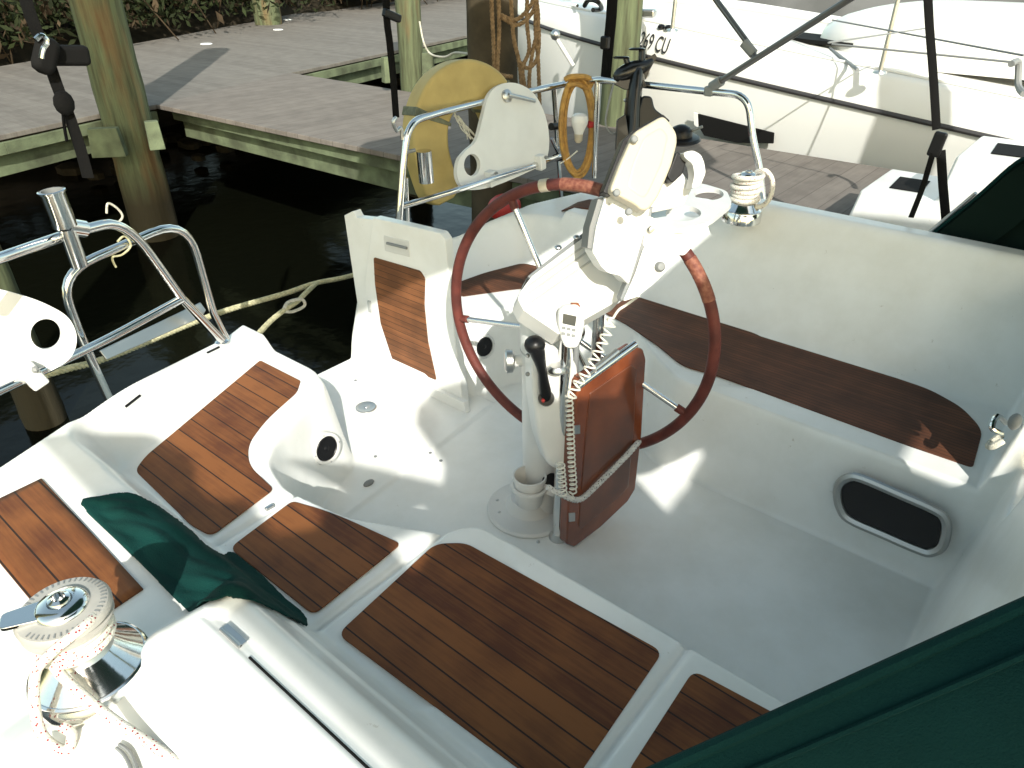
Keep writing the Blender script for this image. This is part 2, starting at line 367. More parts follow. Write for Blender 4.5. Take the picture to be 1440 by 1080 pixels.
AFT_P = r2([(1.365, -.3), (1.385, 1.0), (1.36, 1.14), (1.1, 1.215), (.62, 1.27), (.5, 1.3), (.4, .3), (.9, -.5)], .05)
SEAT = .42
def height(X, Y):
    X = np.asarray(X, float); Y = np.asarray(Y, float)
    side = np.abs(X-.16)
    deck = .665+.028*X+0*Y
    # coamings swell up forward of the winches
    crest_s = .79*np.ones_like(X)-.35*np.maximum(0, -X-1.42)-.9*np.maximum(0, -X-1.72)
    crest_p = .905-.9*np.maximum(0, X-1.86)**1.0-.10*np.maximum(0, 1.72-X)
    sw_s = 1-sstep(-.17, .03, Y+.10*np.maximum(0, -X-1.3)*-1)
    sw_p = 1-sstep(-.05, .45, Y)
    deck = np.where(X < 0, deck+(crest_s-deck)*sw_s, deck+np.maximum(crest_p-deck, -.3)*sw_p)
    cabin = sstep(-1.36, -1.44, Y); notch = sstep(.36, .46, X)*(1-sstep(1.12, 1.24, X)); notch = np.maximum(notch, (1-sstep(-1.60, -1.50, Y))*(X > -.2)*(X < 1.24)); deck = deck+(.92-.38*notch-deck)*cabin
    aft = np.where(X < .16, .49+.19*np.maximum(0, side-.40), .60+.07*np.maximum(0, side-.40)) + 4*np.maximum(0, 1.0-Y)
    deck = smin(deck, aft, .03)
    # the forward seats and seat backs
    back = np.maximum(1.22*(X-1.365), 1.95*(-1.055-X)); back = smax(back, 7*(-1.345-Y), .06); back = smax(back, 1.6*(Y-.62)-.0, .05)
    w1 = smax(np.full_like(X, SEAT), SEAT+back, .05)
    w2 = smax(np.full_like(X, SEAT), SEAT-2.2*sdf(X, Y, AFT_S), .05)
    w3 = smax(np.full_like(X, SEAT), SEAT-1.7*sdf(X, Y, AFT_P), .05)
    well = smin(w1, smin(w2, w3, .02), .02)
    h = smin(deck, well, .035)
    # foot well and walk-through
    f = 6.0*(.07-sdf(X, Y, FOOT)); f = smax(np.zeros_like(X), f, .035)
    fwd = 6.5*(-1.345-Y); f = np.where(Y < -1.0, smax(f, fwd, .12), f)
    h = smin(h, f, .055)
    # hatch joints across the near seat
    for yy, x1 in ((-.083, -.45), (-.885, -.40)):
        g = np.exp(-((Y-yy)/.011)**2)*sstep(-1.12, -1.05, X)*(1-sstep(x1, x1+.06, X)); h = h-.016*g
    g = np.exp(-((Y-.432-.05*(X+.75))/.010)**2)*sstep(-1.1, -1.03, X)*(1-sstep(-.73, -.70, X)); h = h-.012*g
    # locker lid sunk in the coaming top
    lid = sdf(X, Y, [(-1.335, -2), (-1.335, -.17), (-1.15, -.165), (-1.15, -2)]); h = h-.020*sstep(0, .018, lid)*(X < -1)
    gt = np.exp(-((X+1.335)/.007)**2)*(Y < -.16); h = h-.012*gt
    # raised sole panel in the walk-through
    sp = sdf(X, Y, [(-.5, .60), (.6, .70), (.6, 1.7), (-.5, 1.7)]); h = h+.012*sstep(-.01, .015, sp)*(h < .1)
    hull = -1.0+5.5*(sdf(X, Y, HULL)+.318)
    return smin(h, hull, .11)
def H(x, y): return float(height(np.array([x]), np.array([y]))[0])
def hit(px, py, lift=0):
    """the point of the moulding seen in that direction"""
    d = ray(px, py); t = np.linspace(.3, 5, 1500)/FPX; P = [CAM[i]+d[i]*t for i in range(3)]
    below = np.nonzero(P[2] < height(P[0], P[1])+lift)[0]
    k = below[0] if len(below) else len(t)-1
    return V((P[0][k], P[1][k], P[2][k]))

boat = empty('sailboat', (0, 0, 0), 'white fibreglass sailboat cockpit with teak covered seats, filling the foreground', 'sailboat')
def moulding():
    st = .0075; xs = np.arange(-2.12, 2.46, st); ys = np.arange(-2.1, 1.62, st); X, Y = np.meshgrid(xs, ys)
    Z = np.maximum(height(X, Y), -.75); nx, ny = len(xs), len(ys)
    me = bpy.data.meshes.new('cockpit_moulding'); me.vertices.add(nx*ny)
    me.vertices.foreach_set('co', np.stack([X, Y, Z], -1).astype(np.float32).ravel())
    i = np.arange((ny-1)*nx).reshape(ny-1, nx)[:, :-1].ravel()
    keep = ~((Z.ravel()[i] <= -.749) & (Z.ravel()[i+1] <= -.749) & (Z.ravel()[i+nx] <= -.749) & (Z.ravel()[i+nx+1] <= -.749)); i = i[keep]
    q = np.stack([i, i+1, i+nx+1, i+nx], -1).astype(np.int32); k = len(q)
    me.loops.add(4*k); me.loops.foreach_set('vertex_index', q.ravel()); me.polygons.add(k)
    me.polygons.foreach_set('loop_start', np.arange(0, 4*k, 4, dtype=np.int32)); me.polygons.foreach_set('loop_total', np.full(k, 4, np.int32))
    me.polygons.foreach_set('use_smooth', np.ones(k, bool)); me.update(calc_edges=True); me.validate()
    o = bpy.data.objects.new('cockpit_moulding', me); COL.objects.link(o); o.parent = boat; me.materials.append(M['gel'])
moulding()

def flat_panel(name, px, z, material, parent, rnd=.02, thick=.006, kk=5, smoothcurve=False):
    pts = [onZ(x, y, z) for x, y in px]
    if smoothcurve: pts = spline(pts, 6, True)
    elif rnd: pts = round_poly(pts, rnd, kk)
    pts = [V((p.x, p.y, z+thick*.5)) for p in pts]
    return MB().prism(pts, (0, 0, -thick)).build(name, material, parent, True, .0015, 2)
flat_panel('teak_panel', [(475, 892), (612, 765), (655, 764), (932, 917), (790, 1125), (727, 1080)], SEAT, M['teak'], boat, [.03, .035, .03, .03, .03, .0])
flat_panel('teak_panel', [(323, 771), (411, 705), (470, 722), (564, 765), (441, 865)], SEAT, M['teak'], boat, [.03, .02, .10, .02, .03])
pA = [(366, 507), (423, 536), (418, 552), (375, 590), (349, 625), (350, 655), (385, 688), (297, 754), (268, 738), (190, 662), (205, 642)]
flat_panel('teak_panel', pA, SEAT, M['teak'], boat, [.015, .01, .03, .08, .06, .06, .02, .03, .02, .03, .03])
flat_panel('teak_panel', [(975, 943), (1110, 1015), (1060, 1120), (880, 1090)], SEAT, M['teak'], boat, .03)
flat_panel('teak_panel', [(890, 413), (1007, 448), (1180, 505), (1307, 548), (1352, 573), (1382, 605), (1368, 658), (1280, 628), (1007, 528), (960, 515), (925, 486), (880, 456), (850, 440)], SEAT+.001, M['teak_fine'], boat, [.02, 0, 0, .05, .05, .06, .02, 0, .05, .05, .05, 0, .02])
flat_panel('teak_panel', [(620, 392), (665, 377), (711, 364), (735, 366), (800, 385), (745, 405), (716, 408), (652, 417), (626, 412)], SEAT+.001, M['teak_fine'], boat, [.01, 0, .04, .03, .02, 0, 0, 0, .02])

# outer teak strips follow the side decks
def deck_strip(name, corners, material, lift=.004, thick=.006):
    """a quad of decking laid on the moulding: corners (x, y) in plan"""
    n, m = 24, 8; vs = []; a, b, c, d = [V((*p, 0)) for p in corners]
    for i in range(n+1):
        for j in range(m+1):
            p = a.lerp(b, i/n).lerp(d.lerp(c, i/n), j/m); vs.append((p.x, p.y, H(p.x, p.y)+lift))
    fs = [(i*(m+1)+j, (i+1)*(m+1)+j, (i+1)*(m+1)+j+1, i*(m+1)+j+1) for i in range(n) for j in range(m)]
    o = MB().add(vs, fs).build(name, material, boat, True); md = o.modifiers.new('solid', 'SOLIDIFY'); md.thickness = thick; md.offset = 0; return o
deck_strip('teak_panel', [(-1.318, .83), (-1.338, .175), (-1.53, .165), (-1.53, .83)], M['teak'])
deck_strip('teak_panel', [(1.78, 1.06), (1.62, 1.06), (1.72, .50), (1.93, .50)], M['teak_fine'])

# speakers in the seat fronts
def speaker(px, py, yv, r, ang=0):
    ax = V((math.sin(ang), -math.cos(ang), .17)).normalized(); c = hit(px, py)+ax*.018
    p = MB().lathe([(r, -.02), (r, .004), (r*.97, .012), (r*.80, .014), (r*.76, .008)], c, ax, 36, False).build('speaker', M['white'], boat)
    MB().lathe([(r*.77, .008), (r*.70, .012), (r*.60, .004), (r*.42, -.004), (r*.3, .0), (r*.17, .009), (.0005, .012)], c, ax, 32).build('cone', M['black'], p)
    u = ax.orthogonal().normalized(); w_ = ax.cross(u)
    for k in range(4):
        t = math.pi/4+k*math.pi/2; MB().sphere(c+ax*.013+(u*math.cos(t)+w_*math.sin(t))*r*.89, .0035, 8).build('screw', M['steel_dull'], p)
speaker(454, 629, .852, .070, math.radians(2))
speaker(677, 486, .885, .066, math.radians(-12))

# window in the far seat front
wp = [(1174, 690), (1192, 668), (1218, 670), (1325, 716), (1340, 740), (1330, 772), (1300, 781), (1195, 735), (1178, 715)]
def Wp(x, y): return onP(x, y, (.655, -1.1, .2), (-1, 0, .166))
def ring(c, pts, f): return [c+(p-c)*f for p in pts]
outer = spline([Wp(*p) for p in ((1171, 692), (1176, 675), (1192, 665), (1213, 667), (1268, 690), (1320, 713), (1336, 728), (1339, 748), (1331, 773), (1312, 783), (1291, 779), (1240, 757), (1190, 734), (1175, 714))], 4, True)
wf = MB(); cen = sum(outer, V((0, 0, 0)))/len(outer); nrm = V((-1, 0, .166)).normalized(); n_ = len(outer)
def inset(pts, d):
    out = []
    for i, p in enumerate(pts):
        t = (pts[(i+1) % len(pts)]-pts[i-1]).normalized(); q = nrm.cross(t)
        if q.dot(cen-p) < 0: q = -q
        out.append(p+q*d)
    return out
rings = [outer, [p+nrm*.012 for p in inset(outer, .004)], [p+nrm*.016 for p in inset(outer, .016)], [p+nrm*.010 for p in inset(outer, .030)], [p-nrm*.004 for p in inset(outer, .036)]]
vs = [p for r_ in rings for p in r_]; fs = [(j*n_+i, j*n_+(i+1) % n_, (j+1)*n_+(i+1) % n_, (j+1)*n_+i) for j in range(4) for i in range(n_)]
win = wf.add(vs, fs).build('side_window', M['alu'], boat)
MB().prism([p+nrm*.003 for p in inset(outer, .035)], -nrm*.004).build('pane', M['glass'], win)

# round inspection plate in the walk-through sole
pc = onZ(515, 573, .014)
pl = MB().lathe([(.052, 0), (.052, .004), (.048, .006), (.04, .004), (.012, .0045), (.010, .007), (.0005, .007)], pc, (0, 0, 1), 36).build('deck_plate', M['steel_dull'], boat)
for x, y in ((500, 535), (605, 637), (620, 648), (528, 642)):
    MB().lathe([(.008, 0), (.008, .002), (.0005, .002)], onZ(x, y, .0135), (0, 0, 1), 12).build('deck_screw', M['grey'], boat)
dc = onZ(522, 675, .004); MB().sphere(dc+V((-.03, -.02, .012)), .02, 12, (1.4, .8, .6)).build('drain_fitting', M['grey'], boat)
# hinge of the coaming locker
hz = MB()
a, b_ = V((-1.333, -.225, H(-1.335, -.225)+.006)), V((-1.333, -.295, H(-1.335, -.295)+.006))
hz.cyl(a, b_, .0045, n=10); hz.box((a+b_)/2+V((.008, 0, .0)), (.016, .07, .003))
hz.build('hinge', M['steel_dull'], boat)
MB().tube([(-1.335, y, H(-1.335, y)+.002) for y in np.arange(-.33, -1.6, -.03)], .0035, 6).build('locker_seal', M['matblack'], boat)
MB().box((-.84, .432-.003, SEAT+.004), (.03, .014, .012)).build('seat_latch', M['steel_dull'], boat, bevel=.003)
for a_, b2 in (((-.93, 1.145), (-.86, 1.175)), ((-.50, 1.33), (-.43, 1.362))):
    a3 = V((*a_, H(*a_)+.003)); b3 = V((*b2, H(*b2)+.003)); MB().tube([a3, b3], .005, 6).build('rail_slot', M['black'], boat)


# ------------------------------------------------------------------ transom door
door = empty('transom_door', tuple(onX(570, 540, .47)), 'white fibreglass transom door with curved teak inlay standing open in the stern walk-through', 'door')
DN = (-1, 0, .0)
slab('door_panel', [(524, 306), (560, 314), (619, 328), (626, 338), (632, 400), (640, 480), (651, 573), (612, 556), (527, 519), (512, 400)], (.455, 1, .5), DN, .05, M['gel'], door, .012, .01, seg=4)
slab('door_wing', [(484, 303), (496, 297), (501, 306), (527, 309), (530, 400), (545, 520), (516, 515), (503, 430)], (.475, 1, .5), DN, .05, M['gel'], door, .010, .004, seg=4)
slab('teak_inlay', [(525, 362), (590, 381), (597, 392), (596, 430), (601, 480), (613, 535), (553, 510), (535, 455), (527, 400)], (.449, 1, .5), DN, .012, M['teak_door'], door, .002, .012)
slab('latch', [(539, 331), (575, 339), (576, 362), (541, 353)], (.452, 1, .5), DN, .012, M['white'], door, .003, .006)
lt = MB(); lt.tube([onX(544, 342, .446), onX(572, 349, .446)], .007, 8); lt.build('latch_handle', M['grey'], bpy.data.objects['latch'])
slab('latch', [(516, 423), (520, 424), (522, 440), (518, 439)], (.447, 1, .5), DN, .01, M['midgrey'], door, .002)
# low frame the door closes against, at its foot
slab('door_sill', [(527, 512), (543, 516), (652, 566), (656, 582), (622, 566), (530, 526)], (.43, 1, .0), DN, .03, M['gel'], door, .006, .002)

# ------------------------------------------------------------------ steering pedestal
PX, PY = .12, .035
ped = empty('steering_pedestal', (PX, PY, 0), 'white steering pedestal with a black control lever and chrome guard tubes, centre of the cockpit', 'pedestal')
MB().lathe([(.176, .002), (.176, .010), (.168, .018), (.12, .021), (.10, .026), (.088, .045), (.078, .07)], (PX-.04, PY+.03, 0), n=48).build('base', M['white'], ped)
MB().lathe([(.078, .02), (.080, .3), (.086, .62), (.093, .80), (.096, .92), (.086, .955), (.04, .965)], (PX, PY, 0), n=40).build('column', M['white'], ped)
MB().lathe([(.0905, .745), (.0925, .75), (.0925, .753), (.0905, .758)], (PX, PY, 0), n=40, cap=False).build('seam_band', M['midgrey'], ped)
for x, y in ((699, 703), (702, 720), (757, 762)): MB().sphere(onZ(x, y, .02), .008, 10, (1, 1, .5)).build('bolt', M['steel_dull'], ped)
CN = V((-.55, -.83, .12)).normalized(); CP = V((.015, -.135, .6))
slab('control_housing', [(758, 480), (778, 486), (812, 510), (817, 545), (812, 600), (803, 645), (790, 664), (770, 655), (757, 615), (750, 560), (749, 505)], CP, CN, .10, M['white'], ped, .02, .03, seg=5)
def onC(x, y, d=0): return onP(x, y, CP+CN*d, CN)
for x, y in ((742, 500), (742, 526), (793, 535)): MB().sphere(onC(x, y, .004), .008, 10).build('bolt', M['grey'], ped)
lev = MB().tube(spline([onC(752, 484, .05), onC(757, 500, .045), onC(762, 520, .04), onC(765, 540, .03), onC(768, 560, .025)], 5), [.034*f for f in
     [1.08]*4+[1.06, 1.0, .92, .84, .77, .72, .69, .68, .69, .71, .74, .78, .82, .86, .86, .84, .75]], 16, flat=(1, .7)).build('control_lever', M['black'], ped)
ends = MB(); ends.sphere(onC(752, 485, .05), .035, 16, (1, 1, .9)); ends.build('lever_knob', M['black'], lev)
MB().cyl(onC(768, 560, .0), onC(768, 560, .045), .029, .026).build('lever_boss', M['black'], lev)
MB().sphere(onC(764, 563, .047), .0075, 8).build('red_mark', M['red'], lev)
# guard tubes
G1 = V((.022, -.125, 0)); G2 = V((.25, -.10, 0))
MB().tube([G1, G1+V((0, 0, .9))], .024, 20).build('guard_tube', M['steel'], ped)
MB().tube([G2, G2+V((0, 0, .9))], .020, 20).build('guard_tube', M['steel'], ped)
MB().tube([G1+V((.09, .02, .45)), G1+V((.10, .03, .9))], .012, 14).build('conduit', M['grey'], ped)
MB().lathe([(.036, 0), (.036, .012), (.03, .02), (.026, .03)], G1+V((0, 0, .0)), n=24).build('tube_foot', M['steel_dull'], ped)
MB().lathe([(.034, 0), (.034, .01), (.026, .02)], onC(784, 517, .02)-V((0, 0, .01)), n=24).build('tube_collar', M['steel_dull'], ped)
# brake knob on the far side
kb = onP(712, 508, (.06, .1, .7), (-.6, -.7, .3)); ka = V((PX, PY, kb.z))
MB().lathe([(.022, 0), (.022, .12)], ka, kb-ka).build('brake_shaft', M['white'], ped)
dK = (kb-ka).normalized(); MB().lathe([(.028, -.03), (.042, -.022), (.044, .0), (.038, .006), (.0005, .008)], kb, dK, 28).build('brake_knob', M['steel_dull'], ped)
# black compass end and collar under the console
MB().lathe([(.086, .90), (.092, .935), (.088, .985), (.07, 1.02)], (PX, PY, 0), n=36).build('binnacle_collar', M['white'], ped)
slab('binnacle_trim', [(733, 408), (741, 392), (747, 400), (753, 408), (743, 413), (737, 416)], (.0, -.02, 1.0), (-.8, -.6, .3), .03, M['black'], ped, .004, .003)

M['sideshade'] = mat('grey_shaded_side', (.17, .175, .17), .5)  # grey pod side, its shading put into the colour
# ------------------------------------------------------------------ instrument console and pods
con = empty('instrument_console', (.12, -.08, .97), 'stacked white and cream instrument pods with ribbed covers on top of the pedestal', 'instrument pod')
LN = V((-.35, -.55, .75)).normalized(); LP = V((.04, -.06, 1.03))
slab('lower_console', [(728, 420), (731, 411), (748, 388), (800, 349), (832, 325), (875, 318), (886, 360), (880, 412), (872, 421), (786, 470), (736, 436)], LP, LN, .09, M['white'], con, .007, .004, seg=3)
for (a, b) in (((741, 415), (832, 350)), ((748, 425), (838, 362)), ((737, 407), (828, 341))):
    MB().tube([onP(*a, LP-LN*.001, LN), onP(*b, LP-LN*.001, LN)], .004, 10).build('rib', M['midgrey'], con)
slab('gasket', [(742, 388), (830, 319), (844, 314), (838, 330), (752, 396)], LP-LN*.012, LN, .03, M['grey'], con, .003)
for x, y in ((785, 348), (811, 334)): MB().sphere(onP(x, y, LP-LN*.01, LN), .013, 12, (1, 1, .7)).build('knob', M['steel_dull'], con)
VN = V((-.66, -.68, .32)).normalized(); VP_ = V((.08, -.20, 1.2))
slab('upright_pod', [(851, 276), (862, 272), (900, 291), (914, 293), (907, 325), (893, 372), (884, 400), (872, 388), (855, 384), (846, 376), (833, 354), (838, 320)], VP_, VN, .12, M['white'], con, .008, .006, seg=3)
for (a, b) in (((857, 286), (843, 352)), ((865, 290), (851, 360))):
    MB().tube([onP(*a, VP_-VN*.001, VN), onP(*b, VP_-VN*.001, VN)], .0028, 10).build('rib', M['midgrey'], con)
slab('pod_side', [(841, 280), (852, 276), (846, 300), (837, 350), (826, 349), (829, 320)], VP_-VN*.02, VN, .10, M['sideshade'], con, .006, .004)
slab('gasket', [(913, 292), (919, 290), (909, 340), (893, 385), (882, 416), (874, 425), (872, 420), (888, 380), (904, 330)], VP_-VN*.03, VN, .05, M['grey'], con, .004)
KN = V((-.55, -.70, .45)).normalized(); KP = V((.16, -.25, 1.42))
slab('chart_plotter_back', [(892, 186), (905, 178), (931, 163), (938, 166), (952, 186), (953, 200), (945, 232), (927, 275), (914, 294), (903, 297), (893, 288), (862, 272), (858, 267), (872, 230)], KP, KN, .05, M['cream'], con, .016, .016, seg=5)
slab('chart_plotter_raised_back', [(903, 190), (930, 174), (944, 190), (934, 232), (912, 279), (902, 282), (878, 264), (887, 228)], KP+KN*.002, KN, .03, M['cream'], con, .014, .02, seg=4)
slab('chart_plotter_bezel', [(877, 196), (893, 182), (932, 160), (943, 170), (932, 176), (896, 194), (860, 276), (848, 270)], KP-KN*.03, KN, .045, M['black'], con, .006, .006)
for x, y in ((892, 196), (867, 271), (884, 298)):
    q = onP(x, y, KP+KN*.012, KN); MB().lathe([(.011, -.004), (.011, .004), (.008, .007), (.0005, .007)], q, KN, 14).build('pod_screw', M['grey'], con)
# right hand housing with the drink holders
TN = V((-.62, -.70, .35)).normalized(); TP = V((.17, -.30, 1.12))
slab('side_housing', [(905, 348), (952, 362), (940, 378), (918, 400), (895, 418), (876, 424), (893, 385)], TP, TN, .08, M['white'], con, .012, .01)
q = onP(927, 375, TP, TN); MB().lathe([(.016, -.005), (.016, .012), (.011, .02), (.0005, .021)], q, TN, 16).build('knob', M['grey'], con)
tray = empty('drink_holder_tray', tuple(onZ(965, 300, 1.24)), 'white plastic tray with two round drink holder holes beside the instrument pods', 'drink holder')
def plate_with_holes(name, outer, holes, vec, material, parent, n=26):
    """a sheet with round holes: outline joined to each hole by a hairline cut"""
    loop = [V(p) for p in outer]
    for hl in holes:
        hl = [V(p) for p in hl]; bi, bj, bd = 0, 0, 1e9
        for i, p in enumerate(loop):
            for j, q in enumerate(hl):
                if (p-q).length < bd: bi, bj, bd = i, j, (p-q).length
        loop = loop[:bi+1]+hl[bj:]+hl[:bj+1]+loop[bi:]
    return MB().prism(loop, vec).build(name, material, parent, True, 0, ang=30)
def ell_px(cx, cy, rx, ry, f, n=26, rev=False):
    a = [f(cx+rx*math.cos(2*math.pi*i/n), cy+ry*math.sin(2*math.pi*i/n)) for i in range(n)]
    return a[::-1] if rev else a
ZT = 1.24; fz = lambda x, y: onZ(x, y, ZT)
po = round_poly([fz(*p) for p in ((950, 262), (985, 257), (1022, 268), (1030, 286), (1000, 310), (955, 323), (913, 312), (911, 298))], .035, 6)
plate_with_holes('tray_top', po, [ell_px(997, 273, 21, 8.5, fz, rev=True), ell_px(961, 300, 25, 10.5, fz, rev=True)], (0, 0, -.016), M['white'], tray)
slab('tray_skirt', [(911, 303), (955, 322), (1000, 312), (985, 334), (962, 360), (903, 346)], onZ(950, 322, 1.235), (-.6, -.75, .2), .012, M['white'], tray, .003, .012)
q = onP(916, 322, onZ(950, 322, 1.235)+V((-.01, -.012, 0)), (-.6, -.75, .2)); MB().lathe([(.011, 0), (.009, .006), (.0005, .007)], q, (-.6, -.75, .2), 14).build('tray_screw', M['steel_dull'], tray)
yk = [(961, 214), (975, 211), (986, 217), (991, 229), (993, 243), (985, 262), (972, 266), (977, 246), (974, 230), (963, 222)]
slab('mounting_yoke', yk, (.30, -.40, 1.3), (-.6, -.7, .35), .05, M['white'], tray, .008, .01)
slab('swivel_joint', [(952, 212), (966, 225), (960, 245), (945, 258), (938, 248), (946, 228)], (.30, -.36, 1.3), (-.6, -.7, .35), .05, M['black'], tray, .008, .008)
slab('back_plate', [(928, 262), (955, 236), (975, 262), (962, 290), (915, 300), (912, 288)], (.30, -.34, 1.22), (-.6, -.7, .35), .03, M['white'], tray, .008, .01)

# ------------------------------------------------------------------ steering wheel
WC = V((.333, .059, .75)); WR = .54; az = math.radians(-80); WN = V((math.sin(az), -math.cos(az), 0)); WU = WN.cross(V((0, 0, 1))).normalized(); WV = V((0, 0, 1))
wheel = bpy.data.objects.new('steering_wheel', None); wheel.empty_display_size = .1; COL.objects.link(wheel); wheel.parent = ped; wheel.location = WC-V(ped.location); wheel['label'] = 'large brown leather covered steering wheel with chrome spokes'
def wp_(a, r=WR, d=0): return WC+(WU*math.cos(a)+WV*math.sin(a))*r+WN*d
def wang(x, y): p = onP(x, y, WC, WN)-WC; return math.atan2(p.dot(WV), p.dot(WU))
a1, a2 = wang(838, 263), wang(852, 266)
if a1 < a2: a1, a2 = a2, a1
a3 = wang(905, 275)
lo_, hi_ = min(a1, a3), max(a1, a3)
step = 2*math.pi/160
MB().tube([wp_(i*step) for i in range(160)], .0215, 14, closed=True).build('rim', M['leather'], wheel)
def arc(x0, y0, x1, y1): 
    s_, e_ = wang(x0, y0), wang(x1, y1); dlt = (e_-s_+math.pi) % (2*math.pi)-math.pi; return [s_+dlt*k/18 for k in range(19)]
MB().tube([wp_(t) for t in arc(759, 254, 771, 254)], .0235, 14).build('tape_wrap', M['cream'], wheel)
MB().tube([wp_(t) for t in arc(790, 256, 846, 268)], .0230, 14).build('worn_leather_patch', M['leather_worn'], wheel)
MB().tube([wp_(t) for t in arc(955, 372, 985, 425)], .0228, 14).build('worn_leather_patch', M['leather_worn'], wheel)
hubc = WC+WN*.06
spk = [wang(724, 290), wang(652, 448), wang(966, 583)]
spk += [spk[2]+math.pi*.40, spk[0]+.0+math.pi*1.02]
for t in spk:
    MB().tube([hubc, wp_(t, WR-.01)], .0115, 12).build('spoke', M['steel'], wheel)
    MB().tube([wp_(t, WR-.05, .005), wp_(t, WR-.012, .0)], .016, 12).build('spoke_boot', M['leather'], wheel)
MB().lathe([(.06, -.03), (.065, .0), (.055, .03), (.03, .045), (.0005, .047)], hubc, WN, 28).build('hub', M['steel'], wheel)
MB().cyl(hubc, V((PX+.05, PY, .75)), .025).build('axle', M['steel_dull'], wheel)

# ------------------------------------------------------------------ folded table leaf
TBP = V((.0, -.195, .3)); TBN = V((-.18, -.98, .05)).normalized()
table = empty('folding_table', tuple(onP(800, 768, TBP, TBN)), 'varnished mahogany cockpit table folded down against the front of the pedestal', 'table')
slab('table_leaf', [(812, 550), (819, 533), (893, 487), (905, 491), (909, 505), (903, 610), (894, 688), (883, 706), (866, 722), (845, 742), (808, 770), (797, 766), (800, 690), (806, 610)], TBP, TBN, .045, M['mahog'], table, .008, .01, seg=3)
slab('inner_leaf', [(830, 553), (888, 513), (896, 520), (892, 600), (884, 685), (872, 698), (818, 744), (814, 740), (818, 690), (824, 610)], TBP+TBN*.004, TBN, .03, M['mahog_dark'], table, .004, .006)
MB().tube([onP(812, 543, TBP+TBN*.01, TBN), onP(893, 484, TBP+TBN*.01, TBN)], .014, 12).build('hinge_bar', M['steel'], table)
MB().tube([onP(835, 520, TBP+TBN*.03, TBN), onP(868, 494, TBP+TBN*.03, TBN)], .012, 10).build('support_arm', M['steel_dull'], table)
for x, y in ((812, 605), (805, 728)):
    slab('catch', [(x-4, y-6), (x+4, y-7), (x+4, y+5), (x-4, y+6)], TBP+TBN*.004, TBN, .008, M['steel_dull'], table, .001)
def onT(x, y, d=.02): return onP(x, y, TBP+TBN*d, TBN)
lash = MB().twist(spline([onC(770, 685, .03), onT(797, 699), onT(812, 703), onT(824, 697), onT(850, 672, .022), onT(880, 642, .02), onT(895, 625, .015), onT(900, 618, -.05)], 8), .011, .045)
tag(lash.build('lashing_rope', M['braid_black']), 'black and white flecked rope tied round the folded mahogany table', 'rope')

# ------------------------------------------------------------------ cup, hand-held remote and cords
cup = empty('cup_holder', tuple(onP(745, 712, (-.04, -.05, .1), (-.7, -.7, 0))), 'white plastic drink cup holder low on the front of the pedestal', 'cup holder')
cc = onZ(745, 668, .245)
MB().lathe([(.050, -.135), (.053, -.13), (.062, -.02), (.066, -.018), (.066, 0), (.060, 0), (.056, -.03), (.048, -.12), (.0005, -.122)], cc, n=34).build('cup', M['white'], cup)
MB().lathe([(.064, -.06), (.074, -.058), (.074, -.046), (.064, -.044)], cc, n=34, cap=False).build('holder_ring', M['white'], cup)
slab('holder_arm', [(762, 679), (800, 692), (806, 702), (795, 706), (762, 692)], cc+V((.04, -.03, 0)), (-.5, -.6, .6), .03, M['white'], cup, .005, .005)
slab('black_clip', [(764, 672), (775, 665), (790, 668), (800, 690), (780, 692), (764, 684)], cc+V((.05, -.04, 0)), (-.55, -.7, .45), .06, M['black'], cup, .01, .01)

MN = V((-.6, -.75, .22)).normalized(); MP = onP(805, 440, LP, LN)+(CAM-onP(805, 440, LP, LN)).normalized()*.06
mic = empty('handheld_radio', tuple(onP(805, 490, MP, MN)), 'white handheld radio microphone with a small grey screen and keypad clipped below the console', 'radio')
slab('body', [(793, 430), (812, 428), (821, 438), (823, 455), (818, 478), (812, 490), (796, 490), (790, 478), (786, 455), (787, 438)], MP, MN, .028, M['white'], mic, .008, .012, seg=4)
slab('top_button', [(803, 426), (814, 426), (817, 432), (804, 431)], MP-MN*.006, MN, .015, M['mahog'], mic, .003)
slab('screen', [(792, 441), (811, 445), (809, 459), (791, 455)], MP+MN*.002, MN, .004, M['screen'], mic, .001, .002)
for r_ in range(2):
    for c_ in range(3):
        x, y = 793+c_*7-r_*.5, 461+r_*8+c_*1.5
        slab('key', [(x-2.4, y-2), (x+2.6, y-1.4), (x+2.4, y+2.6), (x-2.6, y+2)], MP+MN*.003, MN, .005, M['grey'], mic, .001)
for c_ in range(3):
    x, y = 797+c_*5, 434+c_*.5; slab('key', [(x-1.4, y-1), (x+1.4, y-.8), (x+1.4, y+1.4), (x-1.4, y+1)], MP+MN*.002, MN, .004, M['midgrey'], mic, .0006)
def coil(path, R, r, pitch, turn0=0):
    path = resample(path, pitch/10); out = []; u = None
    for i, p in enumerate(path):
        t = (path[min(i+1, len(path)-1)]-path[max(i-1, 0)]).normalized(); u = t.orthogonal().normalized() if u is None else (u-t*u.dot(t)).normalized()
        a = 2*math.pi*i/10; out.append(p+(u*math.cos(a)+t.cross(u)*math.sin(a))*R)
    return MB().tube(out, r, 7)
CW = mat('cream_cord', (.70, .68, .60), .45)
q0 = onP(803, 491, MP, MN)
tag(MB().tube(spline([q0, onC(804, 510, .09), onC(802, 535, .07), onC(799, 556, .06)], 8), .0045, 8).build('radio_cord', CW), 'straight white cord hanging from the handheld radio', 'cord')
tag(coil(spline([onC(800, 555, .06), onC(802, 600, .055), onC(804, 650, .05), onC(806, 690, .05), onC(797, 700, .05)], 10), .0125, .0030, .019).build('coiled_cord', CW), 'long white coiled cord hanging down beside the folded table', 'cord')
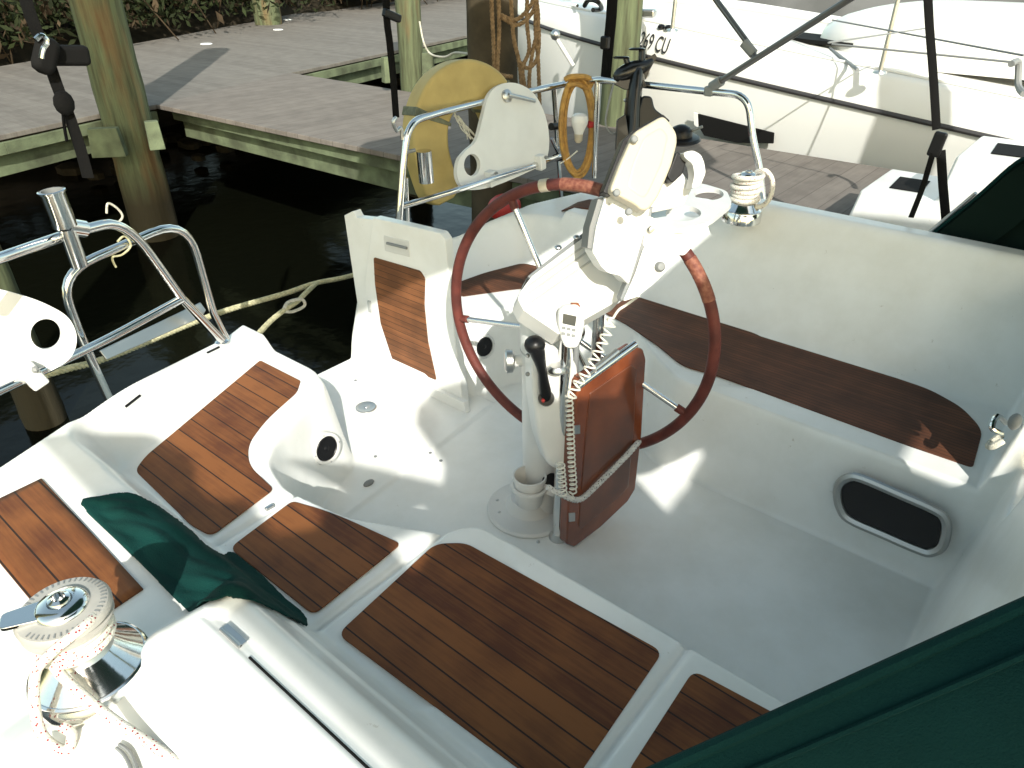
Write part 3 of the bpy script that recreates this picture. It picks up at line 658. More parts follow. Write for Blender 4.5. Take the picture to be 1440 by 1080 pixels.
tag(coil(spline([onC(862, 448, .03), onC(849, 478, .05), onC(838, 500, .06), onC(826, 522, .07), onC(812, 540, .07), onC(802, 560, .08)], 10), .017, .0034, .030).build('coiled_cord', CW), 'short loose white coiled cord looping up from the table hinge to the console', 'cord')
tag(coil(spline([onC(788, 650, .06), onC(790, 672, .06), onC(792, 695, .06)], 10), .014, .0030, .019).build('coiled_cord', CW), 'white coiled cord end bunched above the chrome foot tube', 'cord')
tag(MB().tube(spline([onP(898, 416, TP, TN), onC(882, 428, .05), onC(870, 436, .04), onC(862, 448, .03)], 6), .0045, 8).build('console_cable', CW), 'thin cream cable curving out from under the instrument console', 'cable')

# ------------------------------------------------------------------ winches
M['jaw'] = mat('grey_jaw', (.40, .39, .36), .5, noise=.15, nscale=20)
def winch(name, base, s, label, rope_label, self_tail=True, turns=4):
    zs = .84 if self_tail else 1
    w_ = empty(name, tuple(base), label, 'winch', 'cockpit winches'); b = V(base); Z3 = (0, 0, 1); k = s
    MB().lathe([(.112*k, -.03*k), (.112*k, .028*k), (.108*k, .033*k), (.108*k, .040*k), (.104*k, .044*k)], b, n=48).build('base_ring', M['steel'], w_)
    MB().lathe([(.102*k, .044*k), (.094*k, .054*k), (.070*k, .085*k), (.060*k, .10*k)], b, n=48).build('skirt', M['steel'], w_)
    MB().lathe([(.060*k, .10*k), (.052*k, .115*k), (.050*k, .155*k), (.058*k, .175*k), (.070*k, .188*k)], b, n=40).build('drum', M['steel_dull'], w_)
    if self_tail:
        MB().lathe([(.068*k, .186*k), (.080*k, .192*k), (.081*k, .200*k), (.072*k, .205*k), (.072*k, .210*k), (.082*k, .214*k), (.083*k, .224*k), (.078*k, .232*k), (.056*k, .236*k)], b, n=60).build('jaw_ring', M['jaw'], w_)
        for i in range(44):
            a = 2*math.pi*i/44; c = b+V((math.cos(a)*.070*k, math.sin(a)*.070*k, .2335*k)); rot = Matrix.Rotation(a, 3, 'Z')
            if not (2.3 < a < 3.4): MB().box(c, (.010*k, .0030*k, .0035*k), rot).build('jaw_rib', M['grey'], w_)
        arm = MB(); d = V((-.9, .43, 0)).normalized(); c = b+V((0, 0, .245*k)); arm.prism(round_poly([c+V((-d.y, d.x, 0))*.030*k, c+V((-d.y, d.x, 0))*.02*k+d*.10*k, c-V((-d.y, d.x, 0))*.02*k+d*.10*k, c-V((-d.y, d.x, 0))*.030*k], .012*k), (0, 0, -.012*k))
        arm.build('rope_guide', M['steel'], w_, bevel=.003)
    MB().lathe([(.048*k, .234*k), (.046*k, .243*k), (.038*k, .252*k), (.022*k, .255*k), (.020*k, .250*k), (.019*k, .262*k), (.012*k, .266*k), (.011*k, .25*k)], b, n=40).build('cap', M['steel'], w_)
    if self_tail:
        for c in w_.children: c.scale = (1, 1, zs)
    return w_
WB = V((-1.545, -.085, .735)); winch('winch', WB, 1.0, 'chrome self-tailing winch with ribbed grey top at the lower left of the near coaming', '')
wr = MB(); pts = []
for i in range(0, 230):
    a = 2*math.pi*i/64+2.2; pts.append(WB+V((math.cos(a)*(.063), math.sin(a)*(.063), .108+.0175*i/64)))
tail = spline([pts[-1], WB+V((.01, -.075, .195)), WB+V((-.055, -.07, .175)), WB+V((-.088, -.04, .12)), WB+V((-.115, -.05, .04)), WB+V((-.120, -.075, .0)), WB+V((-.105, -.115, -.012)), WB+V((-.085, -.10, .0)), WB+V((-.090, -.075, .004))], 8)
wr.tube(pts+tail[1:], .0095, 10)
tag(wr.build('winch_line', M['braid']), 'white red-flecked rope wound round the near winch with a curled tail', 'rope')
lead = spline([pts[0], WB+V((-.055, -.04, .105)), WB+V((-.03, -.16, .05)), WB+V((.01, -.30, .01)), WB+V((.05, -.5, .0)), WB+V((.1, -.8, .0))], 8)
tag(MB().tube(lead, .0095, 10).build('winch_line', M['braid']), 'white red-flecked rope running down from the near winch to the bottom edge', 'rope')
FB = onZ(1043, 303, .875); winch('winch', FB, .82, 'small chrome winch wrapped in cream rope on the far coaming below the stern rail', '', False)
pts = []
for i in range(0, 64*6):
    a = 2*math.pi*i/64; rr = .060+.006*math.sin(a*.37+1); pts.append(FB+V((math.cos(a)*rr+.004*math.sin(i*.05), math.sin(a)*rr, .075+.021*i/64+.004*math.sin(i*.11))))
tl2 = spline([pts[-1], FB+V((.05, -.06, .215)), FB+V((.055, -.10, .17)), FB+V((.03, -.11, .10)), FB+V((.01, -.085, .06)), FB+V((-.01, -.06, .06))], 8)
tag(MB().tube(pts+tl2[1:], .0115, 9).build('winch_line', M['braid']), 'cream braided rope wrapped round the far winch with one loop hanging free', 'rope')

# ------------------------------------------------------------------ stern rails
railS = empty('stern_rail', tuple(onY(310, 478, 1.4)), 'bent stainless steel stern rail on the near side transom, left of the walk-through', 'rail', 'stainless stern rails')
def T(name, pts, r, parent, m='steel', rr=.10): return MB().tube(fillet(pts, rr), r, 16).build(name, M[m], parent)
T('top_tube', [onY(312, 478, 1.4), onY(256, 420, 1.38), onY(176, 308, 1.34), onY(105, 326, 1.28), onY(0, 363, 1.15), onY(-120, 400, 1.0)], .0175, railS, rr=[.0, .17, .02, .02])
T('hoop_tube', [onY(318, 477, 1.43), onY(300, 440, 1.43), onY(262, 306, 1.43), onY(82, 385, 1.36), onY(112, 470, 1.36), onY(156, 566, 1.33)], .0165, railS, rr=[.02, .16, .14, .05])
T('lower_tube', [onY(256, 420, 1.38), onY(150, 478, 1.30), onY(0, 549, 1.16), onY(-120, 605, 1.05)], .0165, railS)
slab('flat_brace', [(140, 493), (282, 425), (290, 436), (284, 446), (150, 506)], (-.7, 1.5, .8), (.1, -.9, .45), .012, M['steel_dull'], railS, .003)
MB().lathe([(.03, 0), (.03, .012), (.02, .02)], onY(312, 480, 1.41)-V((0, 0, .012)), n=20).build('foot_flange', M['steel'], railS)
MB().lathe([(.028, 0), (.028, .010), (.02, .018)], onY(156, 568, 1.33)-V((0, 0, .01)), n=20).build('foot_flange', M['steel'], railS)
rh = empty('fishing_rod_holder', tuple(onY(105, 335, 1.27)), 'chrome rod holder tube clamped to the near stern rail at the far left', 'rod holder', 'rail rod holders')
a, b_ = onY(72, 268, 1.22), onY(92, 318, 1.22); MB().lathe([(.036, 0), (.036, (b_-a).length)], a, b_-a, 24, cap=False).build('holder_tube', M['steel'], rh)
MB().lathe([(.0355, .0), (.030, .0), (.030, .1)], a, b_-a, 24, cap=False).build('holder_bore', M['grey'], rh)
MB().lathe([(.036, 0), (.041, .002), (.041, .008), (.036, .01)], a-(b_-a).normalized()*.002, b_-a, 24, cap=False).build('lip', M['steel'], rh)
MB().cyl(onY(94, 322, 1.22), onY(112, 374, 1.22), .026).build('lower_tube', M['steel'], rh)
MB().cyl(onY(92, 318, 1.22), onY(118, 322, 1.24), .028).build('clamp', M['steel'], rh)
tw = spline([onY(150, 300, 1.34), onY(152, 286, 1.34), onY(166, 294, 1.34), onY(172, 306, 1.34), onY(158, 320, 1.34)], 6)
tag(MB().tube(tw, .004, 6).build('twine', M['rope']), 'frayed grey twine knotted on the near stern rail', 'twine')
tw = spline([onY(165, 340, 1.37), onY(175, 332, 1.37), onY(184, 345, 1.37), onY(172, 358, 1.38), onY(158, 362, 1.38), onY(163, 376, 1.38)], 6)
tag(MB().tube(tw, .004, 6).build('twine', M['rope_yel']), 'pale yellow twine tied round the hoop of the near stern rail', 'twine')

railP = empty('stern_rail', tuple(onY(561, 312, 1.4)), 'bent stainless steel stern rail on the far side, carrying the white board and yellow buoy', 'rail', 'stainless stern rails')
X2 = 2.05
T('top_tube', [onY(561, 314, 1.4), onY(567, 235, 1.4), onY(574, 172, 1.4), onY(620, 158, 1.42), onY(700, 138, 1.42), onX(800, 117, X2+.02), onX(845, 112, X2), onX(905, 119, X2), onX(1000, 129, X2), onX(1052, 134, X2), onX(1058, 190, X2), onX(1068, 236, X2), onX(1074, 290, X2)], .0185, railP, rr=[.02, .10, .03, .03, .10, .05, .02, .02, .09, .03, .03])
T('lower_tube', [onY(566, 290, 1.4), onY(640, 268, 1.27), onY(690, 252, 1.235), onY(762, 229, 1.25), onY(785, 221, 1.38), onX(800, 215, X2+.02)], .016, railP, rr=.03)
T('post_tube', [onY(779, 124, 1.43), onY(786, 224, 1.43), onY(792, 300, 1.40)], .016, railP, rr=.02)
T('post_tube', [onX(840, 113, X2), onX(836, 250, X2)], .016, railP)
T('brace_tube', [onY(776, 195, 1.43), onY(788, 222, 1.43)], .012, railP)
T('post_tube', [onY(571, 250, 1.45), onY(573, 312, 1.45)], .012, railP)
MB().lathe([(.03, 0), (.03, .012), (.02, .02)], onY(561, 316, 1.4)-V((0, 0, .01)), n=20).build('foot_flange', M['steel'], railP)
for x, y in ((783, 178), (788, 222)): MB().cyl(onY(x-8, y, 1.42), onY(x+8, y-1, 1.42), .022).build('clamp', M['black'], railP)
rh = empty('fishing_rod_holder', tuple(onY(600, 256, 1.36)), 'chrome cylinder rod holder on the far stern rail in front of the yellow buoy', 'rod holder', 'rail rod holders')
a, b_ = onY(596, 212, 1.34), onY(600, 256, 1.34); MB().lathe([(.038, 0), (.038, (b_-a).length), (.030, (b_-a).length)], a, b_-a, 26).build('holder_tube', M['steel'], rh)
MB().cyl(onY(584, 211, 1.37), onY(572, 214, 1.39), .009).build('bracket', M['grey'], rh)

def board(name, px, hole, hr, pt, n, label, group):
    n = V(n).normalized(); f = lambda x, y: onP(x, y, pt, n); pts = spline([f(*p) for p in px], 5, True)
    root = empty(name, tuple(f(*px[0])), label, 'rail board', group)
    plate_with_holes('board_panel', pts, [ell_px(hole[0], hole[1], hr[0], hr[1], f, 28, True)], -n*.03, M['board'], root)
    return root, n
b1, n1 = board('rail_board', [(670, 197), (679, 165), (688, 133), (706, 118), (730, 118), (752, 133), (766, 160), (772, 190), (771, 215), (764, 230), (740, 243), (700, 260), (670, 267), (652, 264), (643, 248), (645, 226), (655, 212)], (664, 232), (11.5, 15.5), (1.2, 1.36, 1.1), (-.15, -1, .25),
               'white teardrop shaped board with a round hole clamped to the far stern rail', 'white boards on the stern rails')
f1 = lambda x, y, d=0: onP(x, y, V((1.2, 1.36, 1.1))+n1*d, n1)
MB().lathe([(.034, 0), (.034, .012), (.026, .018), (.0005, .02)], f1(712, 135), n1, 24).build('steel_disc', M['steel_dull'], b1)
MB().tube([f1(715, 133, .02), f1(752, 142, .03)], .011, 12).build('swivel_pin', M['steel_dull'], b1)
for x, y in ((690, 251), (760, 228)):
    c = f1(x, y, .012); MB().box(c, (.05, .05, .085), Matrix.Rotation(-.1, 3, 'Y')).build('clamp', M['board'], b1, bevel=.008)
    MB().sphere(c+V((.012, -.03, .03)), .011, 8).build('clamp_bolt', M['grey'], b1)
b2, n2 = board('rail_board', [(-140, 455), (-80, 415), (-20, 405), (30, 415), (70, 430), (97, 448), (108, 475), (100, 502), (75, 520), (30, 540), (-20, 560), (-90, 588), (-150, 560)], (65, 470), (22, 21.5), (-1.05, 1.22, .9), (-.15, -1, .25),
               'white teardrop board with a round hole on the near stern rail, at the left edge', 'white boards on the stern rails')
c = onP(45, 528, (-1.05, 1.19, .9), n2); MB().box(c, (.055, .05, .09), Matrix.Rotation(-.3, 3, 'Y')).build('clamp', M['board'], b2, bevel=.008)
MB().sphere(c+V((.008, -.03, .03)), .012, 8).build('clamp_bolt', M['grey'], b2)

# ------------------------------------------------------------------ yellow horseshoe buoy
BP = (1.1, 1.5, 1.15); BN = V((-.25, -1, .12)).normalized(); fb = lambda x, y, d=0: onP(x, y, V(BP)+BN*d, BN)
cl = [(630, 284), (616, 242), (608, 205), (610, 165), (628, 130), (660, 114), (692, 126), (712, 160), (720, 205), (722, 245)]
buoy = empty('horseshoe_buoy', tuple(fb(625, 297)), 'yellow vinyl horseshoe life buoy hanging on the far stern rail behind the white board', 'life buoy')
cp = spline([fb(*p) for p in cl], 7); wv = []
for i, p in enumerate(cp):
    t = (cp[min(i+1, len(cp)-1)]-cp[max(0, i-1)]).normalized(); s_ = t.cross(BN).normalized(); k_ = .108
    e_ = min(i, len(cp)-1-i); k_ *= [.45, .75, .9, .97][e_] if e_ < 4 else 1
    wv.append((p+s_*k_, p-s_*k_))
MB().prism([a for a, b in wv]+[b for a, b in reversed(wv)], -BN*.14).build('foam_body', M['foam'], buoy, bevel=.022, seg=4)
for i in (20, 44):
    i = min(i, len(wv)-2); a, b = wv[i]; a2_, b2_ = wv[i+1]; mid = (a+b)/2; 
    MB().prism([mid+(a-mid)*1.04+BN*.004, mid+(b-mid)*1.04+BN*.004, mid+(b-mid)*1.04+BN*.004+(b2_-b)*1.6, mid+(a-mid)*1.04+BN*.004+(a2_-a)*1.6], -BN*.148).build('webbing_band', M['foam_strap'], buoy, bevel=.004)
ls = MB()
for k in range(7):
    random.seed(k); x0 = 640+random.uniform(-3, 6); pts = [fb(x0, 160+random.uniform(-2, 4), .05)]
    for j in range(3): pts.append(fb(x0+6+j*8+random.uniform(-4, 5), 172+j*11+random.uniform(-3, 3), .05))
    ls.tube(spline(pts, 5), .003, 5)
tag(ls.build('buoy_lanyard', M['rope'],), 'tangle of thin white lanyard hanging in the opening of the yellow buoy', 'cord', kind='stuff')

# ------------------------------------------------------------------ hose coil, bulb, fender
fh = lambda x, y, d=0: onP(x, y, V((2.0, 1.28, 1.2))+V((-.7, -.7, 0))*d, (-.65, -.75, .1))
hp = []
for i in range(36*6+1):
    a = 2*math.pi*i/36+math.pi/2; k_ = i/36; x = 812+(18+1.15*k_+1.5*math.sin(k_*2.1))*math.cos(a)+1.5*math.sin(k_*3.3); y = 178+(62+1.2*k_+2*math.sin(k_*1.7))*-math.sin(a)+2*math.cos(k_*2.7)
    hp.append(fh(x, y, .004*k_+.01*math.sin(k_*5)))
coilo = empty('hose_coil', tuple(fh(812, 118)), 'coil of yellow brown hose hung over the far stern rail', 'hose')
MB().tube(hp, .0125, 9).build('hose', M['hose_y'], coilo)
MB().tube(spline([fh(795, 112, .03), fh(803, 108, .05), fh(822, 108, .05), fh(832, 114, .03), fh(826, 124, .02), fh(812, 118, .04), fh(798, 120, .03)], 5), .016, 9).build('hose_wrap', M['hose_y'], coilo)
MB().tube([fh(827, 175, .02), fh(837, 175, .02)], .022, 10).build('red_tape', M['red'], coilo)
bb = fh(815, 170, .06); bulb = empty('light_bulb', tuple(bb), 'white round light bulb hanging inside the loop of the hose coil', 'light bulb')
MB().lathe([(.0005, .045), (.025, .042), (.046, .028), (.052, .005), (.048, -.018), (.036, -.045), (.028, -.065), (.026, -.075)], bb, (.1, .05, 1), 26).build('globe', M['bulb'], bulb)
MB().lathe([(.026, -.075), (.024, -.11), (.012, -.125)], bb, (.1, .05, 1), 20).build('socket', M['cream'], bulb)
tag(MB().tube(spline([fh(812, 212, .05), fh(800, 222, .04), fh(788, 230, .04)], 6), .004, 6).build('bulb_wire', CW), 'thin white wire leading from the hanging light bulb to the rail post', 'wire')
fend = MB(); rc = onY(709, 291, 1.7); fend.sphere(rc, .10, 20, (1.3, 1, .85)); tag(fend.build('red_float', M['red']), 'red float half hidden behind the steering wheel rim', 'float')

# ------------------------------------------------------------------ outboard motor and black lamp on the rail
ON = V((-.75, -.6, .25)).normalized(); OP = V((2.0, .84, 1.25)); fo = lambda x, y, d=0: onP(x, y, OP+ON*d, ON)
ob = empty('outboard_motor', tuple(fo(890, 200)), 'small black outboard motor stowed upside down on the far stern rail', 'outboard motor')
MB().tube(spline([fo(896, 96), fo(893, 120), fo(890, 150), fo(888, 180), fo(884, 214)], 6), [.045, .05, .055, .058, .06, .062, .064, .066, .067, .068, .069, .070, .071, .072, .073, .074, .075, .076, .077, .078, .078, .078, .076, .072, .066], 16, flat=(1, .62)).build('leg', M['motor'], ob)
MB().tube(spline([fo(863, 110), fo(876, 104), fo(893, 97), fo(908, 92), fo(918, 84)], 5), [.012, .022, .030, .036, .040, .043, .045, .046, .046, .046, .045, .043, .040, .037, .034, .030, .026, .022, .018, .014, .010], 14).build('gear_case', M['motor'], ob)
slab('skeg', [(905, 92), (910, 82), (921, 75), (924, 80), (914, 98), (908, 112)], OP, ON, .022, M['motor'], ob, .008, .006)
slab('cavitation_plate', [(864, 118), (876, 110), (906, 112), (910, 122), (880, 126)], OP+ON*.02, ON, .03, M['motor'], ob, .012, .01)
slab('motor_head', [(903, 134), (917, 135), (921, 153), (936, 164), (938, 172), (905, 186), (880, 216), (868, 205), (880, 172), (896, 160)], OP+ON*.05, ON, .16, M['motor'], ob, .03, .02, seg=5)
slab('clamp_bracket', [(868, 168), (880, 160), (886, 200), (878, 218), (866, 210)], OP+ON*.07, ON, .05, M['motor'], ob, .012, .01)
for cx, cy, rx in ((874, 81, 15), (896, 69, 15)):
    c = fo(cx, cy, .01); MB().lathe([(.0005, .005), (.04, .005), (.048, .0), (.04, -.006), (.0005, -.006)], c, (.15, .1, 1), 20).build('propeller_blade', M['motor'], ob)
MB().tube([fo(880, 82, 0), fo(886, 97, 0)], .016, 10).build('propeller_stem', M['motor'], ob); MB().tube([fo(903, 70, 0), fo(902, 92, 0)], .018, 10).build('propeller_stem', M['motor'], ob)
for x, y in ((890, 127), (879, 141), (888, 151), (873, 168)): MB().sphere(fo(x, y, .008), .010, 8).build('bolt_head', M['steel_dull'], ob)
MB().tube(spline([fo(863, 118, 0), fo(855, 150, 0), fo(852, 175, 0), fo(862, 188, 0), fo(874, 180, 0)], 6), .006, 7).build('fuel_hose', M['grey'], ob)
LMP = empty('domed_lamp', tuple(onX(960, 198, 1.98)), 'black dome on a wide round black disc beside the far stern rail', 'lamp')
c = onX(957, 196, 1.98); MB().lathe([(.0005, -.012), (.095, -.012), (.11, -.002), (.10, .012), (.06, .018)], c, (-.08, 0, 1), 34).build('disc', M['black'], LMP)
MB().lathe([(.062, .0), (.060, .025), (.045, .05), (.02, .062), (.0005, .064)], c+V((0.0, .0, .014)), (-.08, 0, 1), 28).build('dome', M['black'], LMP)
MB().tube([c+V((.03, -.03, .04)), onX(988, 178, 2.03)], .008, 8).build('bracket', M['grey'], LMP)

# ------------------------------------------------------------------ green cloth on the coaming
def drape(px, name, material, label, cat, lift=.012):
    pl = [hit(*p) for p in px]; poly = [(p.x, p.y) for p in spline([V((p.x, p.y, 0)) for p in pl], 3, True)]
    xs_ = [p[0] for p in poly]; ys_ = [p[1] for p in poly]; st = .0045; gx = np.arange(min(xs_)-st, max(xs_)+st, st); gy = np.arange(min(ys_)-st, max(ys_)+st, st)
    Xg, Yg = np.meshgrid(gx, gy); ins = sdf(Xg, Yg, poly); hz_ = height(Xg, Yg); k = np.ones(5)/5
    for _ in range(6): 
        hz_ = np.apply_along_axis(lambda a: np.convolve(np.pad(a, 2, 'edge'), k, 'valid'), 0, hz_); hz_ = np.apply_along_axis(lambda a: np.convolve(np.pad(a, 2, 'edge'), k, 'valid'), 1, hz_)
    hz_ = np.maximum(hz_, height(Xg, Yg))
    wr_ = .007*np.sin(Xg*62+Yg*9+1.6*np.sin(Yg*7+1))+.004*np.sin(Xg*24-Yg*31+2*np.sin(Xg*9))+.0025*np.sin(Xg*130+Yg*40+3*np.sin(Yg*13))
    Zg = hz_+lift+np.maximum(wr_, -.008)*sstep(0, .04, ins); vs = []; idx = {}; fs = []
    # slide the grid's rim vertices on to the outline so the edge is clean
    for j in range(len(gy)):
        for i in range(len(gx)):
            if ins[j, i] > -st*.75: idx[(i, j)] = len(vs); vs.append([Xg[j, i], Yg[j, i], Zg[j, i]])
    for (i, j), k_ in idx.items():
        q_ = [(i, j), (i+1, j), (i+1, j+1), (i, j+1)]
        if all(t in idx for t in q_): fs.append(tuple(idx[t] for t in q_))
    for (i, j), k_ in idx.items():
        if ins[j, i] < st*.8:
            p = V((vs[k_][0], vs[k_][1], 0)); best = None; bd = 9
            for a in range(len(poly)):
                A = V((*poly[a], 0)); B = V((*poly[(a+1) % len(poly)], 0)); t = max(0, min(1, (p-A).dot(B-A)/max((B-A).length_squared, 1e-9))); qq = A.lerp(B, t)
                if (qq-p).length < bd: bd, best = (qq-p).length, qq
            vs[k_][0], vs[k_][1] = best.x, best.y
    return tag(MB().add(vs, fs).build(name, material, None, True, solid=.004, ang=180), label, cat)
drape([(116, 713), (142, 703), (182, 698), (215, 712), (245, 732), (270, 752), (290, 772), (322, 782), (352, 800), (375, 820), (402, 848), (432, 876), (418, 877), (395, 868), (360, 850), (322, 845), (290, 850), (263, 862), (235, 833), (170, 768)],
      'green_cloth', M['cloth'], 'crumpled dark green cloth lying over the near seat back beside the teak panels', 'cloth')

# ------------------------------------------------------------------ small fittings at the frame edges
sf = empty('jib_cleat', tuple(onX(1432, 612, 1.15)), 'weathered metal cleat and shackle on the forward bulkhead at the right edge', 'cleat')
c = hit(1436, 612)
MB().sphere(c+V((-.02, .03, .05)), .024, 14, (1, .8, 1.2)).build('block', M['grey'], sf)
MB().tube(spline([c+V((-.03, .05, 0)), c+V((-.05, .08, .02)), c+V((0, .08, .04)), c+V((.03, .05, .01))], 6), .009, 8).build('shackle', M['steel'], sf)
MB().tube(spline([c+V((-.02, .04, -.03)), c+V((-.04, .06, -.05)), c+V((0, .07, -.07)), c+V((.05, .05, -.05))], 6), .012, 8).build('rope_end', M['rope'], sf)
cl_ = [hit(166, 1057), hit(176, 1066), hit(184, 1080), hit(190, 1100)]
tag(MB().tube(spline([p+V((0, 0, .012)) for p in cl_], 5), .0035, 6).build('wire_clip', M['grey']), 'left one of two thin curved wires on the coaming at the bottom edge', 'wire')
cl_ = [hit(170, 1052), hit(182, 1060), hit(190, 1072), hit(198, 1095)]
tag(MB().tube(spline([p+V((0, 0, .012)) for p in cl_], 5), .0035, 6).build('wire_clip', M['grey']), 'right one of two thin curved wires on the coaming at the bottom edge', 'wire')

# dock lines over the water
p_ = [onY(20, 540, 1.75), onY(90, 520, 1.75), onY(160, 500, 1.8), onY(300, 443, 1.9), onY(400, 413, 2.0), onY(445, 398, 2.1), onY(500, 386, 2.2), onY(620, 350, 2.5)]
tag(MB().twist(spline(p_, 8), .0145, .055).build('dock_line', M['rope_yel']), 'cream twisted dock line stretching over the water behind the near stern rail', 'rope')
p_ = [hit(357, 470)+V((0, 0, -.02)), onY(380, 452, 1.62), onY(400, 436, 1.7), onY(418, 424, 1.8), onY(430, 412, 1.9), onY(445, 398, 2.05)]
tag(MB().twist(spline(p_, 8), .013, .05).build('dock_line', M['rope_yel']), 'short frayed dock line with an eye splice at the corner of the transom', 'rope')
p_ = [onY(398, 438, 1.69), onY(405, 425, 1.72), onY(424, 421, 1.76), onY(428, 430, 1.76), onY(412, 438, 1.72), onY(400, 438, 1.69)]
tag(MB().tube(spline(p_, 6), .008, 8).build('eye_splice', M['rope']), 'small loop spliced in the short dock line over the dark water', 'rope')

# ------------------------------------------------------------------ bimini straps and frame
def strap(pts, wd, label, extra=None):
    root = empty('webbing_strap', tuple(pts[-1]), label, 'strap', 'black straps holding the bimini')
    MB().tube(spline(pts, 4), wd, 8, flat=(1, .25), side=RT).build('webbing', M['strap'], root); return root
s1 = strap([onX(1296, -250, 2.12), onX(1305, 0, 2.12), onX(1312, 100, 2.12), onX(1317, 182, 2.12)], .020, 'black strap with a buckle running down to the far coaming beside the white dock steps')
MB().box(onX(1318, 203, 2.10), (.03, .055, .11), Matrix.Rotation(.1, 3, 'X')).build('buckle', M['black'], s1, bevel=.01)
MB().tube([onX(1323, 212, 2.11), onX(1326, 260, 2.11), onX(1331, 317, 2.11)], .022, 8, flat=(1, .25), side=RT).build('lower_webbing', M['strap'], s1)
MB().tube(spline([onX(1312, 215, 2.09), onX(1306, 235, 2.08), onX(1297, 265, 2.07), onX(1281, 306, 2.06)], 5), .014, 8, flat=(1, .25), side=RT).build('loose_tail', M['strap'], s1)
s2 = strap([onY(546, -200, 1.42), onY(543, 0, 1.42), onY(548, 60, 1.42), onY(553, 110, 1.42), onY(557, 165, 1.42)], .016, 'black strap hanging to the corner of the far stern rail above the yellow buoy')
MB().box(onY(551, 22, 1.40), (.10, .03, .035), Matrix.Rotation(.35, 3, 'Y')).build('buckle', M['black'], s2, bevel=.008)
MB().tube(spline([onY(557, 165, 1.41), onY(553, 172, 1.41), onY(558, 184, 1.41), onY(564, 180, 1.41), onY(566, 196, 1.41)], 5), .009, 8).build('shackle', M['steel_dull'], s2)
s3 = strap([onY(-20, -220, 1.3), onY(36, 0, 1.3), onY(60, 62, 1.3), onY(80, 120, 1.3), onY(96, 160, 1.3), onY(112, 206, 1.3), onY(124, 250, 1.3)], .020, 'black strap with a pulley block hanging at the far upper left corner')
MB().box(onY(64, 78, 1.27), (.07, .05, .11), Matrix.Rotation(.5, 3, 'Y')).build('pulley_block', M['matblack'], s3, bevel=.025)
MB().box(onY(95, 78, 1.3), (.13, .04, .06), Matrix.Rotation(.1, 3, 'Y')).build('cam_cleat', M['matblack'], s3, bevel=.015)
MB().sphere(onY(90, 145, 1.28), .032, 12, (1, .6, 1.2)).build('knot', M['strap'], s3)
MB().tube(spline([onY(50, 56, 1.25), onY(58, 50, 1.25), onY(66, 58, 1.25), onY(60, 70, 1.25), onY(58, 82, 1.25)], 5), .008, 8).build('shackle', M['steel'], s3)
MB().tube(spline([onY(88, 150, 1.29), onY(90, 175, 1.29), onY(94, 198, 1.29)], 5), .010, 8, flat=(1, .3)).build('loose_tail', M['strap'], s3)
s4 = strap([onX(868, -200, 2.1), onX(861, 0, 2.1), onX(856, 60, 2.1), onX(851, 118, 2.1)], .030, 'wide black strap dropping to the far stern rail left of the black outboard motor')
MB().box(onX(851, 60, 2.08), (.04, .05, .07)).build('buckle', M['black'], s4, bevel=.01)

bim = empty('bimini', tuple(onX(998, 128, X2)), 'bimini frame of dark tubes rising from the far stern rail to unseen canvas shaped for its shade', 'bimini')
A0 = onX(1001, 122, X2); A1 = onX(1205, -8, 1.85); A2 = A0+(A1-A0)*1.7
M['tube'] = mat('dull_frame_tube', (.16, .155, .15), .35, .8)
MB().tube([A0, A1, A2], .0155, 12).build('frame_tube', M['tube'], bim)
B0 = A0+(A1-A0)*.34; B1 = onX(985, -30, 2.05)
MB().tube([B0, onX(1060, 72, 2.0), B1, B1+(B1-B0)*.6], .014, 12).build('frame_tube', M['tube'], bim)
MB().tube([onX(1060, 76, 2.0), onX(1046, 60, 2.0)], .024, 12).build('slide_joint', M['grey'], bim)
MB().box(onX(998, 128, X2), (.05, .05, .05)).build('rail_clamp', M['grey'], bim, bevel=.01)
MB().cyl(A0, A0+(A1-A0)*.08, .026).build('tube_end', M['grey'], bim)

# ------------------------------------------------------------------ hull below the moulding's rim is part of the boat; water and shore
WZ = -.62
MB().add([(-60, -60, WZ), (90, -60, WZ), (90, 90, WZ), (-60, 90, WZ)], [(0, 1, 2, 3)]).build('water', M['water'], None, False); tag(bpy.data.objects['water'], kind='structure')
DZ = .6
def dock(name, poly, z, material, label, beams, drop=.30, thick=.045):
    root = empty(name, (poly[0][0], poly[0][1], z), label, 'dock', None)
    MB().prism([(x, y, z) for x, y in poly], (0, 0, -thick)).build('decking', material, root, True, .006, 1)
    for (a, b) in beams:
        a, b = V((*a, 0)), V((*b, 0)); d = (b-a).normalized(); nn = V((-d.y, d.x, 0))
        MB().box((a+b)/2+V((0, 0, z-thick-.035-.03)), ((b-a).length, .05, .10), Matrix.Rotation(math.atan2(d.y, d.x), 3, 'Z')).build('trim_board', M['lumber'], root, bevel=.004)
        MB().box((a+b)/2+nn*.10+V((0, 0, z-thick-.22)), ((b-a).length, .06, .17), Matrix.Rotation(math.atan2(d.y, d.x), 3, 'Z')).build('beam', M['lumber'], root, bevel=.004)
    return root
def zz(x, y, z=DZ): p = onZ(x, y, z); return (p.x, p.y)
